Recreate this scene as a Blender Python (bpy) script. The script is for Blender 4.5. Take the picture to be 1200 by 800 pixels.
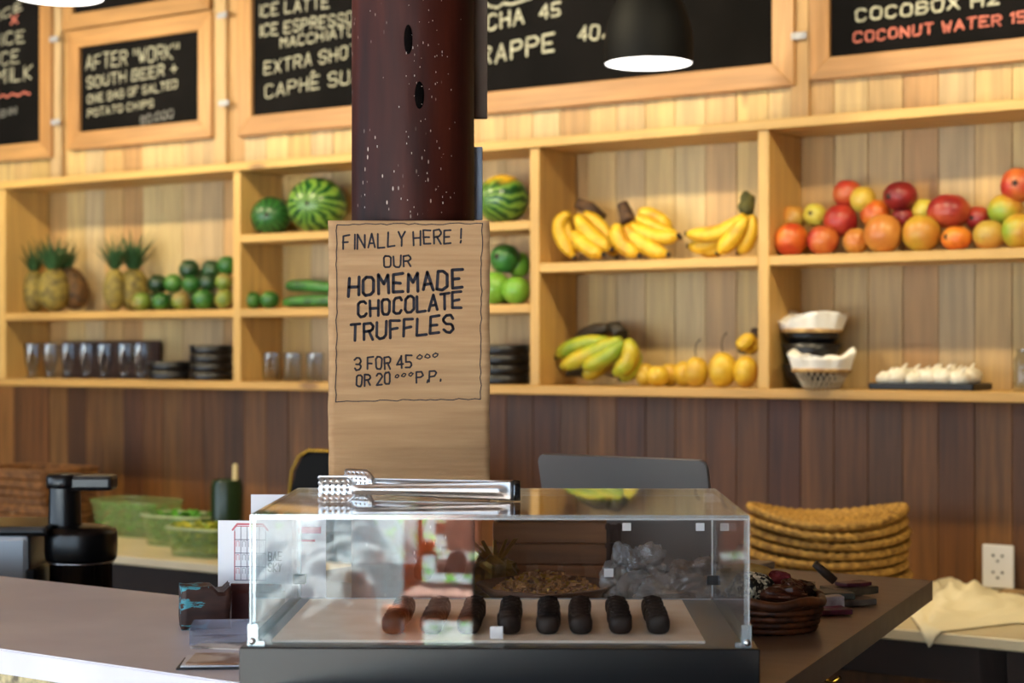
import bpy, bmesh, math, random
from mathutils import Vector, Matrix, noise
random.seed(7)
sc = bpy.context.scene
for o in list(bpy.data.objects): bpy.data.objects.remove(o)
col = sc.collection
PI = math.pi
EYE = 1.52

# ------------------------------------------------------------------ camera
cd = bpy.data.cameras.new('camera'); cam = bpy.data.objects.new('camera', cd); col.objects.link(cam)
cam.location = (0, 0, EYE); cam.rotation_euler = (PI/2, 0, 0)
cd.sensor_width = 36; cd.lens = 60; cd.shift_y = 10/1200
cd.dof.use_dof = True; cd.dof.focus_distance = 2.42; cd.dof.aperture_fstop = 5.0
cd.clip_start = 0.05
sc.camera = cam
sc.view_settings.view_transform = 'Standard'; sc.view_settings.look = 'None'
sc.view_settings.gamma = 1; sc.view_settings.use_curve_mapping = False
sc.view_settings.exposure = -0.08
sc.cycles.transparent_max_bounces = 32

# ------------------------------------------------------------------ world and lights
w = bpy.data.worlds.new('sky'); sc.world = w; w.use_nodes = True
nt = w.node_tree; bg = nt.nodes['Background']
bg.inputs[0].default_value = (0.66, 0.83, 1.0, 1); bg.inputs[1].default_value = 3.7
sun = bpy.data.lights.new('sun', 'SUN'); sun.energy = 95; sun.angle = 0.02; sun.color = (1, .97, .9)
so = bpy.data.objects.new('sun', sun); col.objects.link(so)
so.rotation_euler = Vector((.35, .55, -1.0)).to_track_quat('-Z', 'Y').to_euler()
LAMP_N, LAMP_Z, LAMP_W = 3.38, 1.08, 36
def frame(s, n, z=0.0):          # coordinates along / towards the back wall, height above the eye
    return Vector((0.83451*s + 0.55099*n, -0.55099*s + 0.83451*n, EYE + z))
RW = -math.radians(33.433)
for s in (-5.1, -4.2, -3.3, -2.4, -1.5, -0.6):
    l = bpy.data.lights.new('shelf_lamp', 'SPOT'); l.energy = LAMP_W; l.color = (1, .84, .52); l.shadow_soft_size = .035; l.spot_size = math.radians(128); l.spot_blend = .5
    lo = bpy.data.objects.new('shelf_lamp', l); col.objects.link(lo); lo.location = frame(s, LAMP_N, LAMP_Z)
    lo.rotation_euler = (frame(s, 4.38, .42)-frame(s, LAMP_N, LAMP_Z)).to_track_quat('-Z', 'Y').to_euler()
pl = bpy.data.lights.new('daylight_opening', 'AREA'); pl.shape = 'RECTANGLE'; pl.size = 4.2; pl.size_y = 3.0
pl.cycles.is_portal = True
po = bpy.data.objects.new('daylight_opening', pl); col.objects.link(po); po.location = (-2.45, -2.2, 1.5)
po.rotation_euler = (PI/2, 0, PI)   # faces into the room

# ------------------------------------------------------------------ pixel helpers (used to measure where things stand)
def P(px, py, Y): return Vector(((px-600)/2000*Y, Y, EYE + (410-py)/2000*Y))
def SN(px, n):
    u = (px-600)/2000; Y = n/(.83451+.55099*u); return Y*(.83451*u-.55099), Y
def SZ(px, py, n):
    s, Y = SN(px, n); return s, (410-py)/2000*Y
def CW(px, py, n):
    s, z = SZ(px, py, n); return frame(s, n, z)

# ------------------------------------------------------------------ mesh builder
class MB:
    def __init__(self): self.bm = bmesh.new(); self.mi = 0
    def _mark(self, faces, smooth=False):
        for f in faces: f.material_index = self.mi; f.smooth = smooth
    def box(self, c, s, bev=0.0, rot=None, seg=1, smooth=False):
        t = bmesh.new(); bmesh.ops.create_cube(t, size=1)
        for v in t.verts: v.co = Vector((v.co.x*s[0], v.co.y*s[1], v.co.z*s[2]))
        if bev: bmesh.ops.bevel(t, geom=t.edges[:], offset=bev, segments=seg, affect='EDGES', profile=.6)
        M = Matrix.Translation(c)
        if rot is not None: M = M @ rot.to_4x4()
        self.merge(t, M, smooth); return self
    def merge(self, t, M=None, smooth=False):
        vm = {}
        for v in t.verts: vm[v] = self.bm.verts.new(M @ v.co if M else v.co)
        for f in t.faces:
            try: nf = self.bm.faces.new([vm[v] for v in f.verts])
            except ValueError: continue
            nf.material_index = self.mi; nf.smooth = smooth
        t.free()
    def tube(self, pts, rad, seg=8, cap=True, smooth=True, flat=1.0):
        pts = [Vector(p) for p in pts]; n = len(pts)
        if not hasattr(rad, '__len__'): rad = [rad]*n
        rings = []; up = None
        for i in range(n):
            d = (pts[min(i+1, n-1)] - pts[max(i-1, 0)]).normalized()
            if up is None: up = Vector((0, 0, 1)) if abs(d.z) < .9 else Vector((0, 1, 0))
            a = d.cross(up).normalized(); b = a.cross(d).normalized(); up = b
            rings.append([self.bm.verts.new(pts[i] + (a*math.cos(t)*flat + b*math.sin(t))*rad[i])
                          for t in [2*PI*k/seg for k in range(seg)]])
        fs = []
        for i in range(n-1):
            for k in range(seg):
                fs.append(self.bm.faces.new((rings[i][k], rings[i][(k+1) % seg], rings[i+1][(k+1) % seg], rings[i+1][k])))
        self._mark(fs, smooth)
        if cap:
            c = [self.bm.faces.new(rings[0][::-1]), self.bm.faces.new(rings[-1])]; self._mark(c, False)
        return self
    def lathe(self, prof, seg=24, c=(0, 0, 0), smooth=True, sx=1, sy=1, wob=None, M=None):
        c = Vector(c); rings = []
        for (r, z) in prof:
            if r < 1e-6:
                p = c + Vector((0, 0, z)); rings.append([self.bm.verts.new(M @ p if M else p)])
            else:
                L = []
                for k in range(seg):
                    t = 2*PI*k/seg; rr = r*(wob(t, z) if wob else 1)
                    p = c + Vector((rr*math.cos(t)*sx, rr*math.sin(t)*sy, z)); L.append(self.bm.verts.new(M @ p if M else p))
                rings.append(L)
        fs = []
        for a, b in zip(rings, rings[1:]):
            for k in range(seg):
                k2 = (k+1) % seg
                if len(a) == 1 and len(b) == 1: continue
                if len(a) == 1: fs.append(self.bm.faces.new((a[0], b[k2], b[k])))
                elif len(b) == 1: fs.append(self.bm.faces.new((a[k], a[k2], b[0])))
                else: fs.append(self.bm.faces.new((a[k], a[k2], b[k2], b[k])))
        self._mark(fs, smooth); return self
    def ball(self, c, r, seg=16, ring=10, fn=None, M=None, smooth=True):
        if not hasattr(r, '__len__'): r = (r, r, r)
        prof = []
        t = bmesh.new(); bmesh.ops.create_uvsphere(t, u_segments=seg, v_segments=ring, radius=1)
        for v in t.verts:
            d = v.co.copy(); k = fn(d) if fn else 1
            v.co = Vector((d.x*r[0]*k, d.y*r[1]*k, d.z*r[2]*k))
        T = Matrix.Translation(c)
        if M: T = T @ M.to_4x4()
        self.merge(t, T, smooth); return self
    def poly(self, pts, z0, z1):                     # vertical prism from an outline
        a = [self.bm.verts.new((x, y, z0)) for x, y in pts]; b = [self.bm.verts.new((x, y, z1)) for x, y in pts]
        fs = [self.bm.faces.new(b), self.bm.faces.new(a[::-1])]; n = len(pts)
        for i in range(n): fs.append(self.bm.faces.new((a[i], a[(i+1) % n], b[(i+1) % n], b[i])))
        self._mark(fs); return self
    def grid(self, fn, nu, nv, smooth=True, closeu=False):
        V = [[self.bm.verts.new(fn(i/nu, j/nv)) for j in range(nv+1)] for i in range(nu+1)]
        fs = [self.bm.faces.new((V[i][j], V[i+1][j], V[i+1][j+1], V[i][j+1])) for i in range(nu) for j in range(nv)]
        self._mark(fs, smooth); return self
    def quad(self, *p):
        f = self.bm.faces.new([self.bm.verts.new(q) for q in p]); self._mark([f]); return self
    def build(self, name, mats, parent=None, loc=(0, 0, 0), rz=0.0, rot=None, normals=True, solid=0):
        if normals: bmesh.ops.recalc_face_normals(self.bm, faces=self.bm.faces[:])
        me = bpy.data.meshes.new(name); self.bm.to_mesh(me); self.bm.free()
        for m in (mats if isinstance(mats, (list, tuple)) else [mats]): me.materials.append(m)
        o = bpy.data.objects.new(name, me); col.objects.link(o)
        o.location = loc; o.rotation_euler = rot if rot is not None else (0, 0, rz)
        if parent: o.parent = parent
        if solid:
            md = o.modifiers.new('thickness', 'SOLIDIFY'); md.thickness = solid; md.offset = 0
        return o
def tag(o, label, cat, group=None, kind=None):
    o['label'] = label; o['category'] = cat
    if group: o['group'] = group
    if kind: o['kind'] = kind
    return o
def thing(name, label, cat, loc=(0, 0, 0), rz=0.0, group=None):
    o = bpy.data.objects.new(name, None); col.objects.link(o); o.empty_display_size = .05
    o.location = loc; o.rotation_euler = (0, 0, rz); return tag(o, label, cat, group)
def struct(o): o['kind'] = 'structure'; return o
def clone(o, parent=None, **kw):
    c = o.copy(); col.objects.link(c); c.parent = parent
    for k, v in kw.items(): setattr(c, k, v)
    return c

# ------------------------------------------------------------------ materials
def lin(h):
    h = h.lstrip('#'); v = [int(h[i:i+2], 16)/255 for i in (0, 2, 4)]
    return tuple((c/12.92 if c <= .04045 else ((c+.055)/1.055)**2.4) for c in v) + (1,)
def base(name, c='#808080', rough=.5, metal=0, **kw):
    m = bpy.data.materials.new(name); m.use_nodes = True; b = m.node_tree.nodes['Principled BSDF']
    b.inputs['Base Color'].default_value = lin(c); b.inputs['Roughness'].default_value = rough; b.inputs['Metallic'].default_value = metal
    for k, v in kw.items(): b.inputs[k].default_value = v
    return m
def NT(m): return m.node_tree.nodes, m.node_tree.links, m.node_tree.nodes['Principled BSDF']
def coords(N, L, scale=(1, 1, 1), rnd=True):
    tc = N.new('ShaderNodeTexCoord'); mp = N.new('ShaderNodeMapping'); mp.inputs['Scale'].default_value = scale
    L.new(tc.outputs['Object'], mp.inputs['Vector'])
    if rnd:
        oi = N.new('ShaderNodeObjectInfo'); mu = N.new('ShaderNodeMath'); mu.operation = 'MULTIPLY'; mu.inputs[1].default_value = 37.0
        L.new(oi.outputs['Random'], mu.inputs[0]); L.new(mu.outputs[0], mp.inputs['Location'])
    return mp.outputs[0]
def ramp(N, L, src, stops):
    r = N.new('ShaderNodeValToRGB'); e = r.color_ramp.elements
    while len(e) < len(stops): e.new(.5)
    for i, (p, c) in enumerate(stops): e[i].position = p; e[i].color = lin(c) if isinstance(c, str) else (c, c, c, 1)
    L.new(src, r.inputs[0]); return r.outputs[0]
def mottled(name, c1, c2, scale=20, rough=.6, detail=3, bump=0, sc3=(1, 1, 1), lo=.35, hi=.65, metal=0, rnd=True, **kw):
    m = base(name, c1, rough, metal, **kw); N, L, b = NT(m)
    v = coords(N, L, sc3, rnd); n = N.new('ShaderNodeTexNoise'); n.inputs['Scale'].default_value = scale; n.inputs['Detail'].default_value = detail
    L.new(v, n.inputs['Vector']); L.new(ramp(N, L, n.outputs['Fac'], [(lo, c1), (hi, c2)]), b.inputs['Base Color'])
    if bump:
        bp = N.new('ShaderNodeBump'); bp.inputs['Strength'].default_value = bump; bp.inputs['Distance'].default_value = .003
        L.new(n.outputs['Fac'], bp.inputs['Height']); L.new(bp.outputs[0], b.inputs['Normal'])
    return m
def wood(name, cols, axis='z', rough=.5, knots=True, tint=None, fine=60, vary=.18):
    """grain running along an axis; every plank (object) draws its own tone between the colours"""
    m = base(name, cols[0], rough); N, L, b = NT(m)
    k = {'x': (.06, 1, 1), 'y': (1, .06, 1), 'z': (1, 1, .06)}[axis]
    v = coords(N, L, k)
    n = N.new('ShaderNodeTexNoise'); n.inputs['Scale'].default_value = fine; n.inputs['Detail'].default_value = 4; L.new(v, n.inputs['Vector'])
    n2 = N.new('ShaderNodeTexNoise'); n2.inputs['Scale'].default_value = fine*.22; n2.inputs['Detail'].default_value = 2; n2.inputs['Distortion'].default_value = .6; L.new(v, n2.inputs['Vector'])
    oi = N.new('ShaderNodeObjectInfo')
    base_c = ramp(N, L, oi.outputs['Random'], [(i/(len(cols)-1), c) for i, c in enumerate(cols)])
    def mix(a, bcol, fac, mode='MULTIPLY'):
        x = N.new('ShaderNodeMix'); x.data_type = 'RGBA'; x.blend_type = mode
        if isinstance(fac, float): x.inputs[0].default_value = fac
        else: L.new(fac, x.inputs[0])
        L.new(a, x.inputs[6])
        if isinstance(bcol, tuple): x.inputs[7].default_value = bcol
        else: L.new(bcol, x.inputs[7])
        return x.outputs[2]
    g = ramp(N, L, n.outputs['Fac'], [(.3, 1-vary*1.6), (.7, 1.0)])
    g2 = ramp(N, L, n2.outputs['Fac'], [(.3, 1-vary), (.65, 1.0)])
    c = mix(mix(base_c, g, 1.0), g2, 1.0)
    if knots:
        vo = N.new('ShaderNodeTexVoronoi'); vo.inputs['Scale'].default_value = 5.5
        kk = {'x': (.35, 1, 1), 'y': (1, .35, 1), 'z': (1, 1, .35)}[axis]
        L.new(coords(N, L, kk), vo.inputs['Vector'])
        c = mix(c, (.16, .07, .03, 1), ramp(N, L, vo.outputs['Distance'], [(.045, .75), (.10, 0.0)]), 'MIX')
    L.new(c, b.inputs['Base Color'])
    bp = N.new('ShaderNodeBump'); bp.inputs['Strength'].default_value = .25; bp.inputs['Distance'].default_value = .001
    L.new(n.outputs['Fac'], bp.inputs['Height']); L.new(bp.outputs[0], b.inputs['Normal'])
    return m
def clear(name, tint=(1, 1, 1, 1), f0=.04, rough=.0, haze=0.0, hazecol='#ffffff'):
    """clear sheet: straight-through transparency under a Schlick reflection"""
    m = bpy.data.materials.new(name); m.use_nodes = True; N = m.node_tree.nodes; L = m.node_tree.links; N.clear()
    out = N.new('ShaderNodeOutputMaterial'); tr = N.new('ShaderNodeBsdfTransparent'); tr.inputs[0].default_value = tint
    gl = N.new('ShaderNodeBsdfGlossy'); gl.inputs['Roughness'].default_value = rough
    g = N.new('ShaderNodeNewGeometry'); d = N.new('ShaderNodeVectorMath'); d.operation = 'DOT_PRODUCT'
    L.new(g.outputs['Incoming'], d.inputs[0]); L.new(g.outputs['Normal'], d.inputs[1])
    def mth(op, a, bb=None):
        x = N.new('ShaderNodeMath'); x.operation = op
        for i, q in enumerate((a, bb)):
            if q is None: continue
            if isinstance(q, (int, float)): x.inputs[i].default_value = q
            else: L.new(q, x.inputs[i])
        return x.outputs[0]
    f = mth('ADD', f0, mth('MULTIPLY', 1-f0, mth('POWER', mth('SUBTRACT', 1.0, mth('ABSOLUTE', d.outputs['Value'])), 5.0)))
    mx = N.new('ShaderNodeMixShader'); L.new(f, mx.inputs[0]); 
    src = tr.outputs[0]
    if haze:
        df = N.new('ShaderNodeBsdfDiffuse'); df.inputs[0].default_value = lin(hazecol); m2 = N.new('ShaderNodeMixShader'); m2.inputs[0].default_value = haze
        L.new(tr.outputs[0], m2.inputs[1]); L.new(df.outputs[0], m2.inputs[2]); src = m2.outputs[0]
    L.new(src, mx.inputs[1]); L.new(gl.outputs[0], mx.inputs[2]); L.new(mx.outputs[0], out.inputs[0])
    return m
def emit(name, c, s):
    m = base(name, c, .5); b = m.node_tree.nodes['Principled BSDF']
    b.inputs['Emission Color'].default_value = lin(c); b.inputs['Emission Strength'].default_value = s; return m

PINE = wood('pine_planks', ['#cba766', '#d6b67a', '#c0945a', '#c9ad80', '#d4b67c', '#b98a54', '#cdaa72', '#b99c74'], 'z', .55)
PINE_SHADE = wood('shaded_planks', ['#7e4c22', '#94602c', '#643c1c', '#865628', '#9c6a32', '#6c3a1a', '#805630', '#58341c'], 'z', .5, vary=.3)  # planks below the shelf unit: its shade is put into these darker browns
BOARDW = wood('shelf_pine', ['#d8ac62', '#cc9c54'], 'x', .5, vary=.14)
BOARDV = wood('upright_pine', ['#d8ac62', '#cc9c54'], 'z', .5, vary=.14)
FRAMEX = wood('frame_rail_wood', ['#b8844c', '#c4935a'], 'x', .45, knots=False, vary=.2)
FRAMEZ = wood('frame_stile_wood', ['#b8844c', '#c4935a'], 'z', .45, knots=False, vary=.2)
SLATE = mottled('chalkboard_black', '#0b0908', '#120f0e', 6, .9)
SLATE.node_tree.nodes['Principled BSDF'].inputs['Specular IOR Level'].default_value = .12
CHALK = mottled('chalk', '#c9c4a8', '#7f7b68', 90, .9, lo=.3, hi=.75, rnd=False)
CHALKP = mottled('pink_chalk', '#d87c66', '#8a443a', 90, .9, lo=.3, hi=.75, rnd=False)
CHALKG = mottled('faint_chalk', '#8b8880', '#4a4844', 90, .9, lo=.3, hi=.75, rnd=False)
BLACKP = base('black_plastic', '#0c0d10', .28)
BLACKM = base('black_matte', '#131417', .5)
STEEL = base('stainless_steel', '#dfe3e8', .3, 1)
BRASS = base('brass', '#c79a3d', .25, 1)
WHITEP = base('white_plastic', '#e9e9ea', .4)
ACRYL = clear('clear_acrylic')
ACEDGE = clear('acrylic_edge', (.80, .88, .90, 1), .22, .1, .30, '#dfeaf0')
GLASS = clear('drinking_glass', (.86, .88, .90, 1), .07, .02)
BAGP = clear('crumpled_clear_film', (.84, .84, .83, 1), .10, .25, .22, '#cfd2d4')

# ------------------------------------------------------------------ stroke lettering
GL = {'A': '002640|1232', 'B': '00063645443303|3342413000', 'C': '4536160501103041', 'D': '00062645412000', 'E': '46060040|0333',
 'F': '460600|0333', 'G': '45361605011030414323', 'H': '0006|4046|0343', 'I': '1016', 'J': '4641301001', 'K': '0006|460340', 'L': '060040',
 'M': '0006234640', 'N': '00064046', 'O': '160501103041453616', 'P': '00063645443303', 'R': '00063645443303|2340', 'S': '453616050413334241301001',
 'T': '0646|2026', 'U': '060110304146', 'V': '062046', 'W': '0610243046', 'X': '0046|0640', 'Y': '062346|2320', 'Z': '06460040',
 '0': '160501103041453616', '1': '051610', '2': '05163645440040', '3': '05163645443313|334241301001', '4': '360242|3630', '5': '4606033342413000',
 '6': '4506020110304142331302', '!': '1612|1110', '.': '1011', ',': '1100', '/': '0046', '+': '2125|0343', "'": '1614', '"': '0604|2624',
 'o': '150403122324' + '15', '&': '40151636250110324', '^': '041524'}
GL['&'] = '401516262502011020' + '42'
NARROW = {'I': 2.4, '!': 2.6, '.': 2.0, ',': 2.0, "'": 2.2, '"': 3.2, '1': 2.8, 'o': 3.1, ' ': 2.6, '^': 0}
def strokes(mb, lines, width, y, jit=.12):
    """lines: lists of (x, z) points drawn as flat ribbons at depth y"""
    for ln in lines:
        n = len(ln)
        for i, (x, z) in enumerate(ln):
            r = width/2
            mb.bm.faces.new([mb.bm.verts.new((x+r*math.cos(a), y, z+r*math.sin(a))) for a in [2*PI*k/8 for k in range(8)]]).material_index = mb.mi
            if i < n-1:
                x2, z2 = ln[i+1]; dx, dz = x2-x, z2-z; d = math.hypot(dx, dz) or 1; ox, oz = -dz/d*r, dx/d*r
                mb.quad((x+ox, y, z+oz), (x-ox, y, z-oz), (x2-ox, y, z2-oz), (x2+ox, y, z2+oz))
def write(mb, text, a, b, h, width, y, jit=.2, slant=.3, rng=random.Random(3)):
    adv = [NARROW.get(c, 5.3) for c in text]; tot = sum(adv) - 1.3
    ax, az = a; bx, bz = b; d = math.hypot(bx-ax, bz-az); ux, uz = (bx-ax)/d, (bz-az)/d
    k = d/tot; hh = h/6; x = 0
    for c, ad in zip(text, adv):
        if c in GL:
            oy = rng.uniform(-.25, .25)
            for st in GL[c].split('|'):
                pts = []
                for i in range(0, len(st)-1, 2):
                    gx = int(st[i])*.9 + rng.uniform(-jit, jit) + (x if c != '^' else x-5.6); gz = int(st[i+1]) + rng.uniform(-jit, jit) + oy + (3.4 if c == '^' else 0)
                    if c == 'o': gz = gz + 1
                    px = gx*k + gz*hh*slant*.1
                    pts.append((ax + ux*px, az + uz*px + gz*hh))
                strokes(mb, [pts], width, y)
        x += ad

# ================================================================== SETTING
WN = 4.385                     # front of the wall planks
MFLOOR = mottled('floor_concrete', '#5a4a3c', '#6b5a49', 4, .6)
b = MB(); b.box((0, 1, -.05), (16, 18, .1)); struct(b.build('floor', MFLOOR))
b = MB(); b.poly([(-6.5, -2.2), (4.5, -2.2), (4.5, 8.5), (-6.5, 8.5)], 3.1, 3.2); struct(b.build('ceiling', mottled('ceiling_wood', '#6a4a30', '#7d5a3c', 5, .7)))
ORW = mottled('interior_plaster', '#40352c', '#382e26', 3, .8)
b = MB(); b.box((2.15, -2.3, 1.55), (4.9, .12, 3.1)); struct(b.build('wall_front', ORW))
c = (frame(.6, WN-3, 0) + frame(.6, WN, 0))/2
b = MB(); b.box((0, 0, 0), (.1, 6.0, 3.1)); struct(b.build('wall_right', ORW, loc=frame(1.3, 1.75, 1.55-EYE), rz=RW))
b = MB(); b.box((0, 0, 0), (.1, 3.4, 3.1)); struct(b.build('wall_left', ORW, loc=frame(-6.45, 2.8, 1.55-EYE), rz=RW))
# back wall: backing and its planks
PW = .098
wall = MB().box((0, 0, 0), (8.2, .06, 3.1)).build('wall_back', base('wall_backing', '#20140c', .9), loc=frame(-2.9, WN+.052, 1.55-EYE), rz=RW); struct(wall)
def plank_mesh(h, mat, nm):
    m = MB(); m.box((0, 0, 0), (PW-.0016, .02, h), .0009); o = m.build(nm, mat, wall); return o
ks = []
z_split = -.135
for (za, zb, mat) in ((z_split, 1.56, PINE), (-1.5, z_split-.002, PINE_SHADE)):
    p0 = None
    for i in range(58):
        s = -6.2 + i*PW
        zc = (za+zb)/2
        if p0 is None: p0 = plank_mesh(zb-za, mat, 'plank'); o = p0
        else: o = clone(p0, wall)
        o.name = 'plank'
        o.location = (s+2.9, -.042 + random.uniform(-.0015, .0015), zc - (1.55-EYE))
# battens between the boards
for i, px in enumerate((67, 259, 938)):
    s, _ = SN(px, WN-.01)
    b = MB(); b.box((0, 0, 0), (.055, .018, .95), .002); struct(b.build('trim_%d' % (i+1), PINE, loc=frame(s, WN-.0085, 1.085), rz=RW))

# ================================================================== SHELF UNIT
CF, CB = 4.173, WN-.002        # front and back of the cabinet
TH = .026
S0, S1, S2, S3, S4 = -4.985, -3.838, -2.677, -1.951, -.86
ZT, ZB, ZM, ZU, ZR = .600, -.116, .121, .364, .238
cab = thing('wall_shelf', 'long pine shelf unit with fruit-filled compartments on the plank wall', 'shelf', frame(S0, CF, ZB-TH/2), RW)
def cl(s, z): return s-S0, z-(ZB-TH/2)
def hboard(nm, sa, sb, z, extra=0, fr=0.0):
    x0, zz = cl(sa, z); x1, _ = cl(sb, z)
    m = MB(); m.box(((x0+x1)/2, (CB-CF)/2 - fr/2, zz), (x1-x0, CB-CF+fr, TH), .002); return m.build(nm, BOARDW, cab)
def vboard(nm, s, za, zb):
    x, z0 = cl(s, za); _, z1 = cl(s, zb)
    m = MB(); m.box((x, (CB-CF)/2, (z0+z1)/2), (TH*1.25, CB-CF, z1-z0), .002); return m.build(nm, BOARDV, cab)
hboard('top_board', S0-.02, S4+.02, ZT, fr=.012); hboard('bottom_board', S0-.02, S4+.02, ZB, fr=.006)
for s in (S0, S1, S2, S3, S4): vboard('upright', s, ZB+TH/2, ZT-TH/2)
e = TH*.63
hboard('shelf_board', S0+e, S1-e, ZM); hboard('shelf_board', S1+e, S2-e, ZM); hboard('shelf_board', S1+e, S2-e, ZU)
hboard('shelf_board', S2+e, S3-e, ZR); hboard('shelf_board', S3+e, S4-e, ZR)
TOPB, TOPM, TOPU, TOPR = ZB+TH/2, ZM+TH/2, ZU+TH/2, ZR+TH/2

# ================================================================== CHALKBOARDS
def chalkboard(label, sL, sR, zb, zt, fw, texts, squig=(), n0=WN-.034, tilt=0, batt=0.0):
    """a framed slate: four mitred rails, the panel and its chalk writing"""
    off = batt
    root = thing('chalkboard', label, 'chalkboard', frame(sL, n0-off, zb), RW)
    W, H = sR-sL, zt-zb
    def rail(nm, pts, mat):
        m = MB(); a = [m.bm.verts.new((x, 0, z)) for x, z in pts]; c = [m.bm.verts.new((x, .032, z)) for x, z in pts]
        m.bm.faces.new(a); m.bm.faces.new(c[::-1])
        for i in range(4): m.bm.faces.new((a[i], a[(i+1) % 4], c[(i+1) % 4], c[i]))
        bmesh.ops.bevel(m.bm, geom=m.bm.edges[:], offset=.002, segments=1, affect='EDGES')
        return m.build(nm, mat, root)
    rail('frame_rail', [(0, 0), (W, 0), (W-fw, fw), (fw, fw)], FRAMEX)
    rail('frame_rail', [(0, H), (fw, H-fw), (W-fw, H-fw), (W, H)], FRAMEX)
    rail('frame_stile', [(0, 0), (fw, fw), (fw, H-fw), (0, H)], FRAMEZ)
    rail('frame_stile', [(W, 0), (W, H), (W-fw, H-fw), (W-fw, fw)], FRAMEZ)
    m = MB(); m.box((W/2, .02, H/2), (W-2*fw+.004, .01, H-2*fw+.004)); m.build('slate', SLATE, root)
    m = MB()
    for (t, p, q, cap, mi, wd) in texts:
        m.mi = mi; npl = n0-off+.0148
        a = SZ(p[0], p[1], npl); c_ = SZ(q[0], q[1], npl); hh = cap/2000*SN(p[0], npl)[1]
        write(m, t, (a[0]-sL, a[1]-zb), (c_[0]-sL, c_[1]-zb), hh, wd, .0142)
    for (pts, mi, wd) in squig:
        m.mi = mi; L_ = []
        for (x, y) in pts: q = SZ(x, y, n0-off+.0148); L_.append((q[0]-sL, q[1]-zb))
        strokes(m, [L_], wd, .0142)
    if texts or squig: m.build('lettering', [CHALK, CHALKP, CHALKG], root, normals=False)['kind'] = 'stuff'
    return root
NB = WN-.034
sA, zA = SZ(59, 184, NB); 
CW_ = .0052
chalkboard('framed chalkboard cut off by the left edge, its chalk words ending in JUICE', sA-.9, sA, zA, 1.42, .062,
   [('JUICE', (-24, 57), (29, 49), 13, 0, CW_), ('SAUCE', (-34, 81), (23, 73), 14, 0, CW_), ('ICE/MILK', (-46, 104), (38, 92), 15, 0, .006),
    ('GIN', (0, 137), (20, 132), 7, 2, .006), ('ICE', (-2, 24), (27, 10), 9, 0, CW_), ('X', (13, 28), (21, 26), 9, 1, .008)],
   [([(-4, 116), (4, 111), (8, 114), (14, 110), (22, 112), (28, 108), (35, 110)], 1, .007)])
s0, z0 = SZ(78, 176, NB); s1, _ = SZ(247, 163, NB); _, z1 = SZ(74, 38, NB)
chalkboard('small framed chalkboard reading AFTER WORK beer offer', s0, s1, z0, z1, .062,
   [('AFTER "WORK"', (101, 82), (209, 67), 16, 0, CW_), ('SOUTH BEER +', (102, 103), (208, 86), 12, 0, CW_),
    ('ONE BAG OF SALTED', (103, 121), (208, 103), 9, 0, .0045), ('POTATO CHIPS', (103, 137), (180, 125), 8, 0, .0045), ('60.000', (165, 146), (203, 137), 9, 2, .006)])
s0b, z0b = SZ(72, 33, NB)
chalkboard('framed chalkboard hanging directly above the small beer offer board', s0b, s1-.01, z1+.008, 1.42, .055, [])
s0, z0 = SZ(277, 160, NB); s1, _ = SZ(930, 94, NB)
chalkboard('long framed coffee menu chalkboard running behind the dark pillar', s0, s1, z0, 1.42, .066,
   [('ICE LATTE', (303, 20), (386, 8), 13, 0, CW_), ('ICE ESPRESSO', (304, 43), (414, 27), 13, 0, CW_), ('MACCHIATO', (329, 56), (416, 41), 11, 0, CW_),
    ('EXTRA SHOT', (310, 87), (420, 66), 14, 0, CW_), ('CAPHE^ SUA', (311, 115), (424, 95), 15, 0, CW_), ('ICE COFFEE', (303, -3), (390, -14), 12, 0, CW_),
    ('MOCHA', (541, 43), (614, 26), 17, 0, .0085), ('45', (633, 22), (657, 18), 15, 0, .0075), ('ooo', (661, 2), (694, -3), 13, 0, .008),
    ('FRAPPE', (545, 80), (650, 58), 19, 0, .0085), ('40,', (678, 48), (708, 44), 16, 0, .007)],
   [([(561, 5), (568, 3), (573, 7), (583, 9), (590, 4), (600, 5), (612, 1), (622, -2)], 0, .009)])
s0, z0 = SZ(948, 94, NB)
chalkboard('framed chalkboard at top right listing coconut water in pink chalk', s0, s0+1.3, z0, 1.42, .058,
   [('COCOBOX H2', (1003, 25), (1172, 4), 13, 0, .007), ('COCONUT WATER 15', (1001, 50), (1204, 25), 11, 1, .0062)])
GREYM = base('zinc_plate', '#a9a8ac', .5, .3)
for (px, py, lb) in ((64, 46, 'upper small zinc plate joining the leftmost chalkboard to its neighbour'), (66, 143, 'lower small zinc plate joining the leftmost chalkboard to its neighbour'),
                 (261, 18, 'upper small zinc plate between beer offer board and coffee menu board'), (263, 121, 'lower small zinc plate between beer offer board and coffee menu board'),
                 (937, 42, 'small white plate between coffee menu board and coconut water board')):
    s, z = SZ(px, py, NB); m = MB(); m.box((0, 0, 0), (.046, .006, .020), .002); m.ball((-.014, -.004, 0), .004, 8, 6); m.ball((.014, -.004, 0), .004, 8, 6)
    tag(m.build('joining_plate', GREYM, loc=frame(s, NB-.004, z), rz=RW), lb, 'bracket', 'plates joining the chalkboards')

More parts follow.
